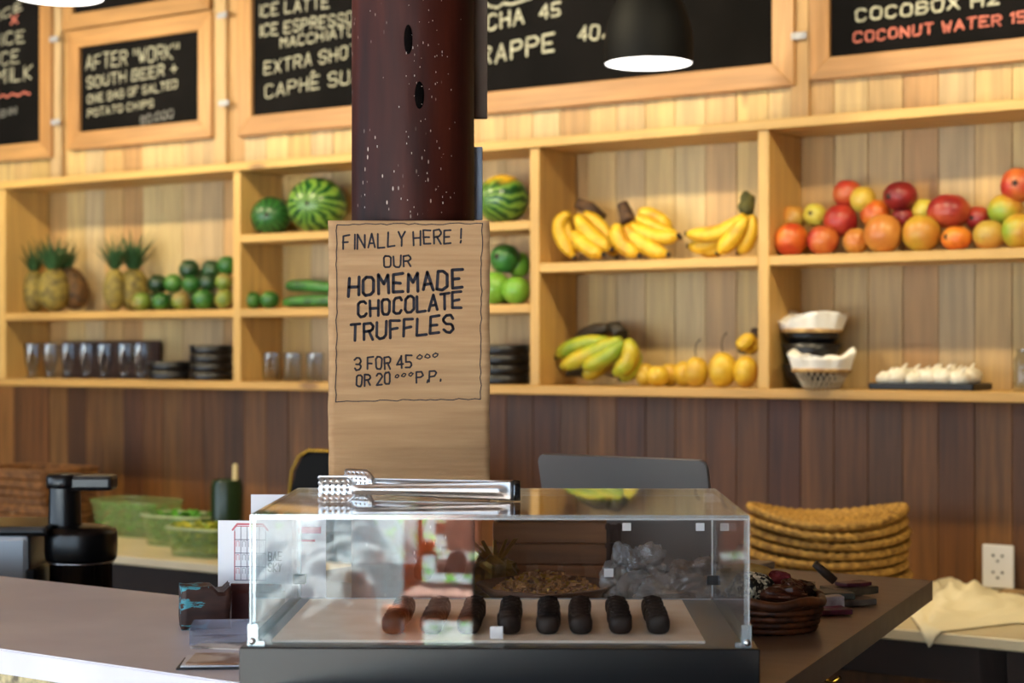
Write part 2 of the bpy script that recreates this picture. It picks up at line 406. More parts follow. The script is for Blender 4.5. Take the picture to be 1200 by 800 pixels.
# ================================================================== PILLAR
def pillar_mat():
    m = base('dark_painted_trunk', '#3a1512', .55, **{'Specular IOR Level': .22}); N, L, b = NT(m)
    v = coords(N, L, (1, 1, .12), False); n = N.new('ShaderNodeTexNoise'); n.inputs['Scale'].default_value = 22; n.inputs['Detail'].default_value = 6; L.new(v, n.inputs['Vector'])
    c = ramp(N, L, n.outputs['Fac'], [(.3, '#1a0806'), (.5, '#36130c'), (.7, '#4a1d11')])
    v2 = coords(N, L, (1, 1, .35), False); vo = N.new('ShaderNodeTexVoronoi'); vo.inputs['Scale'].default_value = 120; L.new(v2, vo.inputs['Vector'])
    n3 = N.new('ShaderNodeTexNoise'); n3.inputs['Scale'].default_value = 11; L.new(v2, n3.inputs['Vector'])
    s = ramp(N, L, vo.outputs['Distance'], [(.10, 1.0), (.16, 0.0)]); g = ramp(N, L, n3.outputs['Fac'], [(.52, 0.0), (.60, 1.0)])
    mu = N.new('ShaderNodeMath'); mu.operation = 'MULTIPLY'; L.new(s, mu.inputs[0]); L.new(g, mu.inputs[1])
    x = N.new('ShaderNodeMix'); x.data_type = 'RGBA'; L.new(mu.outputs[0], x.inputs[0]); L.new(c, x.inputs[6]); x.inputs[7].default_value = lin('#b9a79c'); L.new(x.outputs[2], b.inputs['Base Color'])
    bp = N.new('ShaderNodeBump'); bp.inputs['Strength'].default_value = .5; bp.inputs['Distance'].default_value = .003; L.new(n.outputs['Fac'], bp.inputs['Height']); L.new(bp.outputs[0], b.inputs['Normal'])
    return m
PY = 2.61; PX = (484-600)/2000*PY; PR = .0925
pil = thing('wooden_pillar', 'dark red-brown tree trunk pillar carrying the cardboard sign', 'pillar', (PX, PY, 0))
knots = [(-.02, EYE+.458, .008, .026), (.16, EYE+.376, .009, .024)]       # angle, height, half width, half height
def pw(u, v):
    t = 2*PI*u; z = 3.1*v
    r = PR*(1.0 + .012*math.sin(3*t+z*1.7) + .008*math.sin(5*t-z*2.1)) * (1.035 - .03*min(1, z/1.9))
    for (ka, kz, kw, kh) in knots:
        a = (t-1.5*PI-ka+PI) % (2*PI)-PI; q = (a*PR/kw)**2+((z-kz)/kh)**2
        if q < 4: r -= .003*math.exp(-q) 
    return Vector((r*math.cos(t), r*math.sin(t), z))
m = MB(); m.grid(pw, 64, 150); bmesh.ops.remove_doubles(m.bm, verts=m.bm.verts[:], dist=1e-5); m.build('trunk', pillar_mat(), pil)
for (ka, kz, kw, kh) in knots:
    a = 1.5*PI+ka; m = MB(); r = PR*.998
    m.ball((r*math.cos(a), r*math.sin(a), kz), (kw*.8, .0025, kh*.85), 14, 8, M=Matrix.Rotation(ka, 3, 'Z'))
    m.build('knot', mottled('dark_knot', '#040303', '#0c0706', 60, .9, **{'Specular IOR Level': .05}), pil)
fl = MB(); rng = random.Random(11)
for i in range(110):
    cx = rng.choice([rng.uniform(-1.2, 1.25), rng.gauss(.45, .12), rng.gauss(.12, .15)]); z = rng.uniform(EYE+.2, EYE+.56)
    a = 1.5*PI+cx; r = PR*1.0155; w_ = rng.uniform(.0004, .0011); h_ = rng.uniform(.0006, .0034)
    c0 = Vector((r*math.cos(a), r*math.sin(a), z)); tx = Vector((-math.sin(a), math.cos(a), 0))
    fl.box(c0, (w_, .0006, h_), rot=Matrix.Rotation(cx, 3, 'Z'))
o = fl.build('paint_fleck', base('old_white_paint', '#bfb3aa', .6), pil); o['kind'] = 'stuff'
# panel and steel strip on the far side of the pillar
PB = PY+.03
q0, q1 = P(545, 139, PB), P(571, -30, PB)
m = MB(); m.box((0, 0, 0), (q1.x-q0.x, .012, q1.z-q0.z), .001)
tag(m.build('backing_board', mottled('grey_brown_board', '#6d5d52', '#5c4c42', 12, .7, sc3=(1, 1, .2)), loc=(q0+q1)/2), 'grey-brown board edge fixed behind the right side of the pillar', 'board')
q0, q1 = P(545, 258, PB), P(565.5, 172, PB)
m = MB(); m.box((0, 0, 0), (q1.x-q0.x, .004, q1.z-q0.z), .001)
tag(m.build('metal_plate', base('blue_grey_metal', '#93a0b4', .35, .3), loc=(q0+q1)/2), 'narrow blue-grey metal plate behind the pillar, above the cardboard sign', 'plate')

# ================================================================== CARDBOARD SIGN
SY = PY-PR*1.03-.0055
def card_mat():
    m = base('corrugated_cardboard', '#b08a5e', .85); N, L, b = NT(m)
    v = coords(N, L, (.08, 1, 1), False); n = N.new('ShaderNodeTexNoise'); n.inputs['Scale'].default_value = 90; n.inputs['Detail'].default_value = 4; L.new(v, n.inputs['Vector'])
    L.new(ramp(N, L, n.outputs['Fac'], [(.3, '#9e7b56'), (.55, '#a98660'), (.75, '#b4926b')]), b.inputs['Base Color'])
    wv = N.new('ShaderNodeTexWave'); wv.bands_direction = 'Z'; wv.inputs['Scale'].default_value = 42; wv.inputs['Distortion'].default_value = .6; L.new(coords(N, L, (.2, 1, 1), False), wv.inputs['Vector'])
    bp = N.new('ShaderNodeBump'); bp.inputs['Strength'].default_value = .3; bp.inputs['Distance'].default_value = .0012; L.new(wv.outputs['Fac'], bp.inputs['Height']); L.new(bp.outputs[0], b.inputs['Normal'])
    return m
c0 = P(385, 566, SY); c1 = P(574, 258.5, SY)
sign = thing('cardboard_sign', 'brown cardboard sign hand-lettered with homemade chocolate truffle prices', 'sign', c0)
SW, SH = c1.x-c0.x, c1.z-c0.z
def sl(px, py): p = P(px, py, SY); return p.x-c0.x, p.z-c0.z
creases = [sl(400, 413)[1], sl(400, 522)[1]]
def sgn(u, v):
    x = u*SW + (.0005*math.sin(v*17)+.0003*math.sin(v*61))*(abs(u-.5)*2); z = v*SH + .0003*math.sin(u*12)*(1 if v > .5 else 1)
    y = 0
    for cz in creases: y += .0016*math.exp(-((z-cz)/.002)**2)
    return Vector((x, y, z))
m = MB(); m.grid(sgn, 24, 120); o = m.build('cardboard', card_mat(), sign, solid=.004)
m = MB(); K = lambda t, a, b2, cap, wd: write(m, t, sl(*a), sl(*b2), cap/2000*SY, wd*1.12, -.0024, jit=.24, slant=0)
K('FINALLY HERE !', (402, 292), (541, 284), 16, .0025); K('OUR', (450, 314), (482, 312), 13, .0025)
K('HOMEMADE', (409, 347), (543, 337), 21, .0042); K('CHOCOLATE', (420, 372), (541, 360), 18, .0038); K('TRUFFLES', (411, 400), (532, 388), 19, .0038)
K('3 FOR 45', (416, 434), (483, 430), 14, .0025); K('ooo', (489, 426), (513, 423), 10, .0017)
K('OR 20', (418, 453), (458, 449), 13, .0025); K('ooo', (463, 447), (484, 444), 8, .0017); K('P.P.', (488, 449), (516, 447), 13, .0024)
rng = random.Random(5); bl = []
cor = [(395, 263), (565, 262), (563, 467), (394, 470), (395, 263)]
for (x0, y0), (x1, y1) in zip(cor, cor[1:]):
    n = 26
    for i in range(n): t = i/n; bl.append(sl(x0+(x1-x0)*t+rng.uniform(-1, 1), y0+(y1-y0)*t+rng.uniform(-1, 1)))
bl.append(bl[0]); strokes(m, [bl], .0014, -.0024)
m.build('lettering', base('marker_ink', '#0e0a1e', .7), sign, normals=False)['kind'] = 'stuff'

# ================================================================== PENDANT LAMPS
def pendant(label, px, py, hw, Y):
    c = P(px, py, Y); R = hw/2000*Y
    root = thing('pendant_lamp', label, 'lamp', c, 0, 'black dome pendant lamps')
    prof = [(1.0, 0), (1.012, .25), (1.0, .55), (.93, .95), (.80, 1.3), (.62, 1.62), (.45, 1.9), (.33, 2.15), (.27, 2.5), (.26, 2.9), (.08, 3.0), (.0, 3.02)]
    m = MB(); m.lathe([(r*R, z*R) for r, z in prof], 48)
    m.lathe([(r*R*.97, z*R*.97) for r, z in prof[:9]], 48); m.build('shade', base('lamp_black', '#010102', .7, **{'Specular IOR Level': .15}), root, normals=False)
    m = MB(); m.lathe([(0, .012*R), (.965*R, .012*R), (.975*R, .03*R)], 48); m.build('diffuser', emit('lamp_diffuser', '#fffaf4', 5), root)
    m = MB(); m.tube([(0, 0, 2.9*R), (0, 0, 3.1-c.z)], .004, 8); m.build('cord', BLACKM, root)
    l = bpy.data.lights.new('pendant_bulb', 'SPOT'); l.energy = 9; l.color = (1, .8, .55); l.spot_size = 2.4; l.spot_blend = .6; l.shadow_soft_size = .05
    lo = bpy.data.objects.new('pendant_bulb', l); col.objects.link(lo); lo.location = c - Vector((0, 0, .005))
pendant('black dome pendant lamp in front of the coffee menu board', 760, 75, 52, 4.38)
pendant('black dome pendant lamp at the top left corner, mostly out of view', 68, -3, 54, 4.3)

# ================================================================== FRUIT
def fruit_mat(name, c1, c2, c3, rough=.38, sc_=9, spot='#7a4a20'):
    m = base(name, c1, rough); N, L, b = NT(m)
    n = N.new('ShaderNodeTexNoise'); n.inputs['Scale'].default_value = sc_; n.inputs['Detail'].default_value = 2; L.new(coords(N, L), n.inputs['Vector'])
    c = ramp(N, L, n.outputs['Fac'], [(.36, c1), (.5, c2), (.66, c3)])
    n2 = N.new('ShaderNodeTexNoise'); n2.inputs['Scale'].default_value = 140; L.new(coords(N, L), n2.inputs['Vector'])
    x = N.new('ShaderNodeMix'); x.data_type = 'RGBA'; L.new(ramp(N, L, n2.outputs['Fac'], [(.62, 0.0), (.74, .5)]), x.inputs[0]); L.new(c, x.inputs[6]); x.inputs[7].default_value = lin(spot)
    L.new(x.outputs[2], b.inputs['Base Color']); return m
FM = {'orange': fruit_mat('mango_orange', '#b83c1c', '#d06c20', '#d8902c'), 'red': fruit_mat('mango_red', '#8c1c1c', '#ac3424', '#c0682c'),
      'dark': fruit_mat('mango_dark_red', '#6d1518', '#8f2320', '#b4502a'), 'tan': fruit_mat('mango_tan', '#b86c2c', '#c8883a', '#b0903a'),
      'yg': fruit_mat('mango_yellow_green', '#b87c2c', '#b8982e', '#869a2e'), 'yellow': fruit_mat('mango_yellow', '#c4a038', '#c0b444', '#cc8c2c'),
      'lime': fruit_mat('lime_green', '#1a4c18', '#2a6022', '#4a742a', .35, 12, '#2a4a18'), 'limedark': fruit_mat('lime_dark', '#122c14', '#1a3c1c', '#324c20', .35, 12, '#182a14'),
      'limeyel': fruit_mat('lime_yellow', '#4c6a20', '#6c7c2a', '#84703a', .4, 12, '#5a5a20'), 'gapple': fruit_mat('green_mango', '#4a8424', '#6a9c30', '#86a83c', .35, 8, '#4a7a20'),
      'gdark': fruit_mat('green_mango_dark', '#1e4a20', '#2c6428', '#42742c', .35, 8, '#204a18'), 'pear': fruit_mat('pear_yellow', '#c89c22', '#d4ae30', '#b8862a', .42, 8, '#a8762a')}
DARKB = base('calyx_brown', '#2c1c10', .8)
def fruit(name, label, cat, px, py, rx, ry, n, mat, group, calyx=None, floor=None, pear=0, stem=None, leanx=0):
    s, Y = SN(px, n); k = Y/2000; R = rx*k; H = ry*k; z = (410-py)*k
    if name == 'lime': R *= 1.16; H *= 1.14
    else: R *= 1.07; H *= 1.06
    if floor is not None: z = floor+H*.985
    def fn(d):
        return 1 + .03*noise.noise(d*1.3+Vector((px*.37, py*.21, 0))) - .06*math.exp(-((1-abs(d.z))/.03)**2*.5)*(1 if not pear else .4) - (pear*max(0, d.z)**1.2 if pear else 0)
    m = MB(); Rz = Matrix.Rotation(random.uniform(0, 6), 3, 'Z') @ Matrix.Rotation(leanx, 3, 'X')
    m.ball((0, 0, 0), (R, R*.97, H), 20, 14, fn); 
    if calyx or stem:
        root = thing(name, label, cat, frame(s, n, z), RW, group)
        m.build('body', FM[mat], root)
        if calyx:
            ax, az = calyx; y = -math.sqrt(max(.05, 1-ax*ax-az*az)); q = MB(); q.ball((ax*R*.97, y*R*.95, az*H*.97), (R*.15, R*.05, R*.15), 8, 6)
            for j in range(5): t = j*2*PI/5; q.ball((ax*R*.97+R*.16*math.cos(t), y*R*.95-.001, az*H*.97+R*.16*math.sin(t)), (R*.06, R*.035, R*.06), 6, 4)
            q.build('calyx', DARKB, root)
        if stem:
            q = MB(); top = H*(1-pear)*.97; q.tube([(0, 0, top-.004), (-.004, 0, top+stem*.4), (.0, 0, top+stem*.75), (.012, 0, top+stem)], [.002, .0018, .0018, .0022], 6); q.build('stem', DARKB, root)
        return root
    return tag(m.build(name, FM[mat], loc=frame(s, n, z), rz=RW), label, cat, group)

G = 'ripe mangoes piled on the top right shelf'
nf, nm, nt_ = 4.235, 4.295, 4.295
F = TOPR
for a in [
 ('orange mango at the left end of the front row', 927, 279, 19, 19, nf, 'orange', None, F), ('red-orange mango second from left in the front row', 964.5, 280, 17.5, 17, nf, 'red', None, F),
 ('small golden mango third from left in the front row', 1003, 281, 14, 15, nf+.012, 'tan', None, F), ('large tan-orange mango in the front row below a gold one', 1035, 274.5, 21, 22, nf, 'tan', None, F),
 ('large yellow-green mango in the middle of the front row', 1080, 275, 21, 21, nf, 'yg', None, F), ('squat orange mango in the front row under the big dark red one', 1121, 279, 17, 14, nf, 'orange', (-.4, .1), F),
 ('tan mango second from right in the front row', 1159, 276, 17.5, 17, nf, 'tan', None, F), ('yellow-green mango at the right end of the front row', 1194, 273, 19, 20, nf, 'yg', None, F),
 ('small brownish mango behind the leftmost orange one', 929.5, 255, 14, 14, nm, 'tan', None, None), ('small green-yellow mango with its calyx facing forward', 955, 252, 13.5, 13.5, nm, 'yellow', (0, .1), None),
 ('red mango resting above the two leftmost gaps of the row', 985, 259, 19, 19, nm-.01, 'red', None, None), ('orange mango left of the small deep red one', 1026, 251, 17, 17, nm+.01, 'orange', None, None),
 ('small deep red mango under the round dark one', 1058, 255, 13, 13, nm+.01, 'dark', None, None), ('yellow mango half hidden left of the big dark red one', 1082, 247, 13, 14, nm+.02, 'yellow', None, None),
 ('largest mango, deep red and wide, above the squat orange one', 1112, 248, 24, 20, nm-.012, 'dark', None, None), ('brown-red mango with calyx right of the largest dark red one', 1146, 256, 14, 14, nm+.01, 'dark', (-.2, 0), None),
 ('olive and yellow mango under the red one at the right edge', 1178, 246, 19, 18, nm, 'yg', None, None),
 ('red mango on top of the pile near its left end', 993, 227, 16, 16, nt_+.01, 'red', None, None), ('pale yellow mango on top of the pile near its left end', 1011, 234, 14.5, 15, nt_, 'yellow', None, None),
 ('round dark red mango with yellow calyx end atop the pile', 1055, 230, 19, 17, nt_, 'dark', (-.35, -.05), None), ('bright red mango topmost at the right edge', 1193, 217, 19, 20, nt_, 'red', (.1, .05), None)]:
    fruit('mango', a[0], 'mango', a[1], a[2], a[3], a[4], a[5], a[6], G, calyx=a[7], floor=a[8])
G = 'limes heaped beside the pineapples'; F = TOPM
for a in [
 ('pale green lime at the left foot of the heap', 166, 352.5, 10, 10, nf, 'limeyel', F), ('green lime second along the front of the heap', 189, 351, 9.5, 9.5, nf, 'lime', F), ('tan-green lime third along the front of the heap', 212, 352, 10, 10, nf, 'limeyel', F),
 ('large green lime fourth along the front of the heap', 238, 349, 11.5, 11, nf, 'lime', F), ('olive lime at the right end of the front, beside the upright', 263, 350, 10, 11, nf, 'limeyel', F),
 ('brownish dark lime in the second layer, leftmost', 185, 333, 10.5, 10, nm-.02, 'limedark', None), ('bright green lime in the second layer under no other', 203, 332, 10, 10, nm-.02, 'lime', None), ('yellowish lime in the second layer below the dark top one', 224, 333, 9.5, 9.5, nm-.03, 'lime', None),
 ('dark green lime in the second layer, second from right', 244, 331, 10, 10, nm-.02, 'limedark', None), ('dull green lime in the second layer beside the upright', 263, 330, 9.5, 9.5, nm-.025, 'limeyel', None),
 ('dark lime topmost in the middle of the heap', 222, 316, 11, 11, nm, 'limedark', None), ('dark green lime top right of the heap, lower one', 248, 316, 11, 10.5, nm, 'limedark', None), ('bright green lime highest against the upright', 266, 311, 10, 10, nm-.02, 'lime', None),
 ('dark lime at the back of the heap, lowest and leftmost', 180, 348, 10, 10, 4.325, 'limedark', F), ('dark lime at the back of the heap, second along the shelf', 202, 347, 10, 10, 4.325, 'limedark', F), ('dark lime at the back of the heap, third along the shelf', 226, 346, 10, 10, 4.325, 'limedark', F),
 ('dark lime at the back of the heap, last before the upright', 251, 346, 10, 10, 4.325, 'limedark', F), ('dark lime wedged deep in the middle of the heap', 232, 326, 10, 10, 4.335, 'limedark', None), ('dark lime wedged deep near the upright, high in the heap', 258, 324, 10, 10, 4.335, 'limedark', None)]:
    fruit('lime', a[0], 'lime', a[1], a[2], a[3], a[4], a[5], a[6], G, floor=a[7])
G = 'small round green fruit left of the cucumbers'
fruit('lime', 'left of two green limes beside the cucumbers', 'lime', 295, 351, 10, 9.5, nf, 'lime', G, floor=TOPM)
fruit('lime', 'right of two green limes beside the cucumbers', 'lime', 316, 352, 10, 9.5, nf, 'lime', G, floor=TOPM)
G = 'green mangoes right of the cardboard sign'
for a in [('dark green mango with calyx on top, right of the sign', 592, 303, 17, 17, 4.27, 'gdark', (0, .1), None), ('small light green mango on top beside the upright', 608, 310, 13, 15, 4.31, 'gapple', None, None),
          ('light green mango half hidden by the sign edge', 579, 337, 18, 19, 4.225, 'gapple', None, TOPM), ('bright green mango in the lower layer beside the upright', 605, 337, 15.5, 16, 4.23, 'gapple', None, TOPM),
          ('dark green mango behind the two lower ones', 592, 330, 15, 16, 4.31, 'gdark', None, TOPM)]:
    fruit('green_mango', a[0], 'mango', a[1], a[2], a[3], a[4], a[5], a[6], G, calyx=a[7], floor=a[8])
G = 'yellow pears on the lower shelf'
for a in [('yellow pear leftmost of the row, next to the bananas', 756, 431, 11, 13, 4.27, 0), ('round yellow pear lying in front, second from left', 771, 438, 12.5, 12, nf, 0), ('small yellow pear behind the second one', 785, 431, 12, 13, 4.29, 0),
          ('yellow pear half hidden, left of the one with a curved stem', 802, 434, 13, 15, 4.29, 0), ('yellow pear with a long curved stem in the middle', 816, 434, 14, 18, nf, .05), ('tallest yellow pear with an upright stem', 847, 432, 16.5, 21, nf, .055), ('yellow pear against the right upright below the banana', 874, 435, 14, 19, nf, 0)]:
    fruit('pear', a[0], 'pear', a[1], a[2], a[3], a[4], a[5], 'pear', G, floor=TOPB, pear=.12 if a[4] > 14 else 0, stem=a[6] or None)

# watermelons
def melon_mat(yellow):
    m = base('watermelon_rind', '#3c8a2c', .32); N, L, b = NT(m)
    tc = N.new('ShaderNodeTexCoord'); sx = N.new('ShaderNodeSeparateXYZ'); L.new(tc.outputs['Object'], sx.inputs[0])
    at = N.new('ShaderNodeMath'); at.operation = 'ARCTAN2'; L.new(sx.outputs['Z'], at.inputs[0]); L.new(sx.outputs['X'], at.inputs[1])
    n = N.new('ShaderNodeTexNoise'); n.inputs['Scale'].default_value = 16; n.inputs['Detail'].default_value = 4; L.new(tc.outputs['Object'], n.inputs['Vector'])
    a1 = N.new('ShaderNodeMath'); a1.operation = 'MULTIPLY_ADD'; L.new(n.outputs['Fac'], a1.inputs[0]); a1.inputs[1].default_value = 1.1; L.new(at.outputs[0], a1.inputs[2])
    a2 = N.new('ShaderNodeMath'); a2.operation = 'MULTIPLY'; L.new(a1.outputs[0], a2.inputs[0]); a2.inputs[1].default_value = 15
    a3 = N.new('ShaderNodeMath'); a3.operation = 'SINE'; L.new(a2.outputs[0], a3.inputs[0])
    a4 = N.new('ShaderNodeMath'); a4.operation = 'MULTIPLY_ADD'; L.new(a3.outputs[0], a4.inputs[0]); a4.inputs[1].default_value = .5; a4.inputs[2].default_value = .5
    c = ramp(N, L, a4.outputs[0], [(.30, '#6e9038' if yellow else '#34682c'), (.55, '#286426' if yellow else '#1a4420'), (.85, '#12401c')]); L.new(c, b.inputs['Base Color'])
    if yellow == 2:
        x = N.new('ShaderNodeMix'); x.data_type = 'RGBA'; s = N.new('ShaderNodeMath'); s.operation = 'MULTIPLY_ADD'; L.new(n.outputs['Fac'], s.inputs[0]); s.inputs[1].default_value = .06; L.new(sx.outputs['Z'], s.inputs[2])
        L.new(ramp(N, L, s.outputs[0], [(.075, 0.0), (.095, 1.0)]), x.inputs[0]); L.new(c, x.inputs[6]); x.inputs[7].default_value = lin('#e0b02c'); L.new(x.outputs[2], b.inputs['Base Color'])
    return m
for (lb, px, rx, n, yel, rot) in (('dark green watermelon, the smaller one left of the pillar', 318, 24, 4.262, 0, .5), ('large striped watermelon with pale centre left of the pillar', 372, 35, 4.262, 1, .35),
                          ('striped watermelon with a yellow top right of the pillar', 589, 31, 4.262, 2, -.4)):
    s, Y = SN(px, n); R = rx*Y/2000; m = MB(); m.ball((0, 0, 0), (R, min(R, .1)*1.0, R*.94), 32, 24)
    o = thing('watermelon', lb, 'watermelon', frame(s, n, TOPU+R*.935), RW+rot*.0, 'watermelons on the upper shelf')
    m.build('rind', melon_mat(yel), o, rot=(0, 0, rot)); q = MB(); q.ball((0, -min(R, .1)*.99, 0), (.007, .003, .007), 8, 6); q.build('stem_scar', DARKB, o, rot=(0, 0, rot))

# bananas: every finger is a part of its hand
YB = fruit_mat('banana_yellow', '#c89a1c', '#d8b02c', '#b8841c', .45, 14, '#6a4416'); YBG = fruit_mat('banana_green_yellow', '#7c9424', '#a4a82a', '#c0a428', .4, 10, '#4a4a18')
TIP = base('banana_tip', '#2a1c10', .7); CROWN = mottled('banana_crown', '#2c1a10', '#5a3d22', 30, .8); CROWNG = mottled('banana_crown_olive', '#33320f', '#5f5a22', 30, .8); SKD = base('overripe_skin', '#2a1f0e', .6)
def hand(label, crown, cr, fingers, n0, mat, cmat=CROWN, floor=None):
    cpos = CW(crown[0], crown[1], n0+crown[2]); root = thing('banana_bunch', label, 'bananas', cpos, 0, 'banana bunches on the shelves')
    m = MB()
    cs = [CW(x, y, n0+d)-cpos for (x, y, d) in cr]; m.tube(cs, [.016, .02, .024, .016][:len(cs)] if len(cs) > 2 else [.018, .02], 10); m.build('crown', cmat, root)
    for f in fingers:
        (a, b_, c_, d, r) = f[:5]; d = max(-.03, min(.085, d)); mt = f[5] if len(f) > 5 else mat
        A, B, C = [CW(x, y, n0+dd)-cpos for (x, y), dd in zip((a, b_, c_), (max(d*.5, -.02), d, d))]
        pts = []; rad = []; R = r*1.1*cpos.y/2000
        for i in range(13):
            t = i/12; pts.append(A*(1-t)**2 + 2*B*t*(1-t) + C*t*t)
            rad.append(R*(.42+.58*min(1, t/.28)**.7) if t < .28 else (R if t < .75 else R*(1-.62*((t-.75)/.25)**2)))
        q = MB(); q.tube(pts, rad, 6, smooth=True)
        q.mi = 1; dr = (pts[-1]-pts[-2]).normalized(); q.tube([pts[-1], pts[-1]+dr*.008], [R*.36, R*.26], 6)
        q.build('banana', [mt, TIP], root)
    return root
hand('leftmost yellow banana bunch with dark crown on the upper shelf', (690, 242, .07), [(676, 238, .06), (690, 243, .07), (704, 258, .08)],
   [((668, 250), (642, 262), (672, 301), -.01, 8), ((664, 248), (655, 280), (690, 292), .015, 9), ((676, 252), (690, 278), (716, 292), .01, 9.5), ((684, 250), (706, 262), (716, 286), .05, 8.5), ((672, 272), (688, 294), (706, 298), -.005, 8.5), ((700, 262), (716, 285), (722, 300), .07, 8)],
   4.225, YB)
hand('middle yellow banana bunch reaching right on the upper shelf', (732, 246, .06), [(729, 238, .06), (733, 248, .06), (737, 262, .04)],
   [((724, 262), (718, 285), (748, 299), -.01, 9), ((734, 264), (748, 290), (782, 298), .0, 9.5), ((740, 262), (764, 284), (794, 276), .01, 9), ((746, 254), (770, 270), (796, 278), .045, 8), ((748, 248), (768, 250), (786, 268), .07, 8.5), ((744, 268), (758, 286), (764, 292), .05, 8)],
   4.225, YB)
hand('right yellow banana bunch with tall olive crown by the upright', (873, 238, .04), [(871, 229, .04), (877, 233, .04), (874, 243, .03), (876, 252, .02)],
   [((873, 252), (850, 282), (806, 274), .01, 9.5), ((875, 254), (862, 278), (842, 296), -.01, 9.5), ((880, 252), (886, 278), (866, 296), .02, 8.5), ((868, 258), (836, 296), (808, 288), .045, 9), ((872, 256), (846, 300), (822, 295), .05, 8)],
   4.232, YB, CROWNG)
hand('green-yellow banana bunch on the lower shelf left of the pears', (722, 386, .06), [(714, 384, .06), (723, 384, .06), (728, 394, .04)],
   [((716, 400), (676, 398), (653, 418), .03, 9), ((728, 398), (700, 412), (658, 430), .0, 10), ((730, 400), (712, 424), (684, 430), -.01, 9.5), ((735, 398), (748, 424), (720, 438), -.005, 10), ((738, 402), (752, 432), (728, 444), .03, 9), ((712, 384), (694, 386), (674, 400), .08, 8, SKD),
    ((720, 410), (700, 436), (684, 440), .03, 9, YBG), ((716, 408), (690, 426), (666, 438), .05, 8.5, SKD)],
   4.23, YBG, SKD)
hand('partly hidden bananas above the pears at the right upright', (884, 392, .06), [(888, 391, .07), (884, 392, .06)],
   [((884, 396), (872, 398), (868, 410), -.0, 8.5), ((886, 400), (884, 404), (874, 412), .04, 8)], 4.25, YB)

# cucumbers
CUC = mottled('cucumber_skin', '#1f4a1c', '#3f7a2c', 30, .35, sc3=(.2, 1, 1))
for (lb, a, b_, n, r) in (('cucumber lying on top of the two others', (335, 335), (392, 338), 4.28, 7.5), ('cucumber in front with a pale tip', (332, 352), (402, 353), 4.225, 7.5), ('cucumber behind the front one', (340, 349), (396, 350), 4.32, 7.5)):
    A = CW(a[0], a[1], n); B = CW(b_[0], b_[1], n); R = r*5.3/2000
    if n != 4.28: A.z = B.z = EYE+TOPM+R
    mid = (A+B)/2; L_ = (B-A); m = MB(); pts = [A-mid+L_*t + Vector((0, 0, .004*math.sin(PI*t))) for t in (0, .04, .12, .3, .5, .7, .88, .96, 1)]
    m.tube(pts, [R*k for k in (.25, .65, .93, 1, 1.02, 1, .95, .65, .25)], 12); tag(m.build('cucumber', CUC, loc=mid), lb, 'cucumber', 'cucumbers beside the sign')

# pineapples
PIN = mottled('pineapple_skin', '#8f7a30', '#5a4c20', 40, .7, 4, .5); LEAF = mottled('pineapple_leaf', '#1f4424', '#3a6238', 20, .5)
def pineapple(label, px, n, w, h, lean, crownh, tone=PIN, yaw=0):
    s, Y = SN(px, n); k = Y/2000; R = w*k; H = h*k
    n -= .01
    root = thing('pineapple', label, 'pineapple', frame(s, n, TOPM+.003+abs(lean)*R*.55), RW, 'pineapples on the left shelf')
    def f(u, v):
        t = 2*PI*u; p = math.sin(PI*min(1, max(0, v)))**.42 if 0 < v < 1 else .0
        a = math.sin(8*t/2+v*22)*math.sin(8*t/2-v*22); r = R*p*(1+.10*abs(a)**.7)
        return Vector((r*math.cos(t), r*math.sin(t)*.95, H*v))
    M = Matrix.Rotation(lean, 4, 'Y')
    m = MB(); m.grid(lambda u, v: M @ f(u, v), 48, 36); bmesh.ops.remove_doubles(m.bm, verts=m.bm.verts[:], dist=1e-5); m.build('body', tone, root)
    m = MB(); rg = random.Random(int(px)); C = crownh*k
    for i in range(34):
        t = i*2.4; lv = i/34; out = .95-.75*lv; L_ = C*(.55+.45*lv)
        d = Vector((math.cos(t)*out, math.sin(t)*out*.8, .9)).normalized(); a = Vector((math.cos(t)*R*.22, math.sin(t)*R*.22, H*.97)); sd = Vector((-math.sin(t), math.cos(t), 0))
        pr = None; wv = R*.20
        for j in range(5):
            q = j/4; c_ = a + d*L_*q + Vector((math.cos(t), math.sin(t), -.5))*L_*.16*q*q; ww = wv*(1-q*.93)
            cur = (m.bm.verts.new(M @ (c_-sd*ww)), m.bm.verts.new(M @ (c_+Vector((0, 0, -ww*.4)))), m.bm.verts.new(M @ (c_+sd*ww)))
            if pr:
                for e_ in range(2): m.bm.faces.new((pr[e_], pr[e_+1], cur[e_+1], cur[e_])).smooth = True
            pr = cur
    m.build('crown', LEAF, root)
PIN2 = mottled('pineapple_skin_brown', '#6e4a20', '#3f2c14', 40, .7, 4, .5)
pineapple('leftmost pineapple, narrow and partly behind the big one', 43, 4.31, 14, 50, -.05, 41)
pineapple('big golden pineapple in front in the left group', 67, 4.235, 19, 50, -.06, 48)
pineapple('brown pineapple leaning left at the right of the left group', 94, 4.30, 18, 52, -.38, 35, PIN2)
pineapple('slimmer pineapple, left one of the upright pair', 137, 4.24, 13, 50, .0, 48)
pineapple('wider pineapple with pointed crown, right one of the upright pair', 159, 4.30, 18, 50, .0, 54)

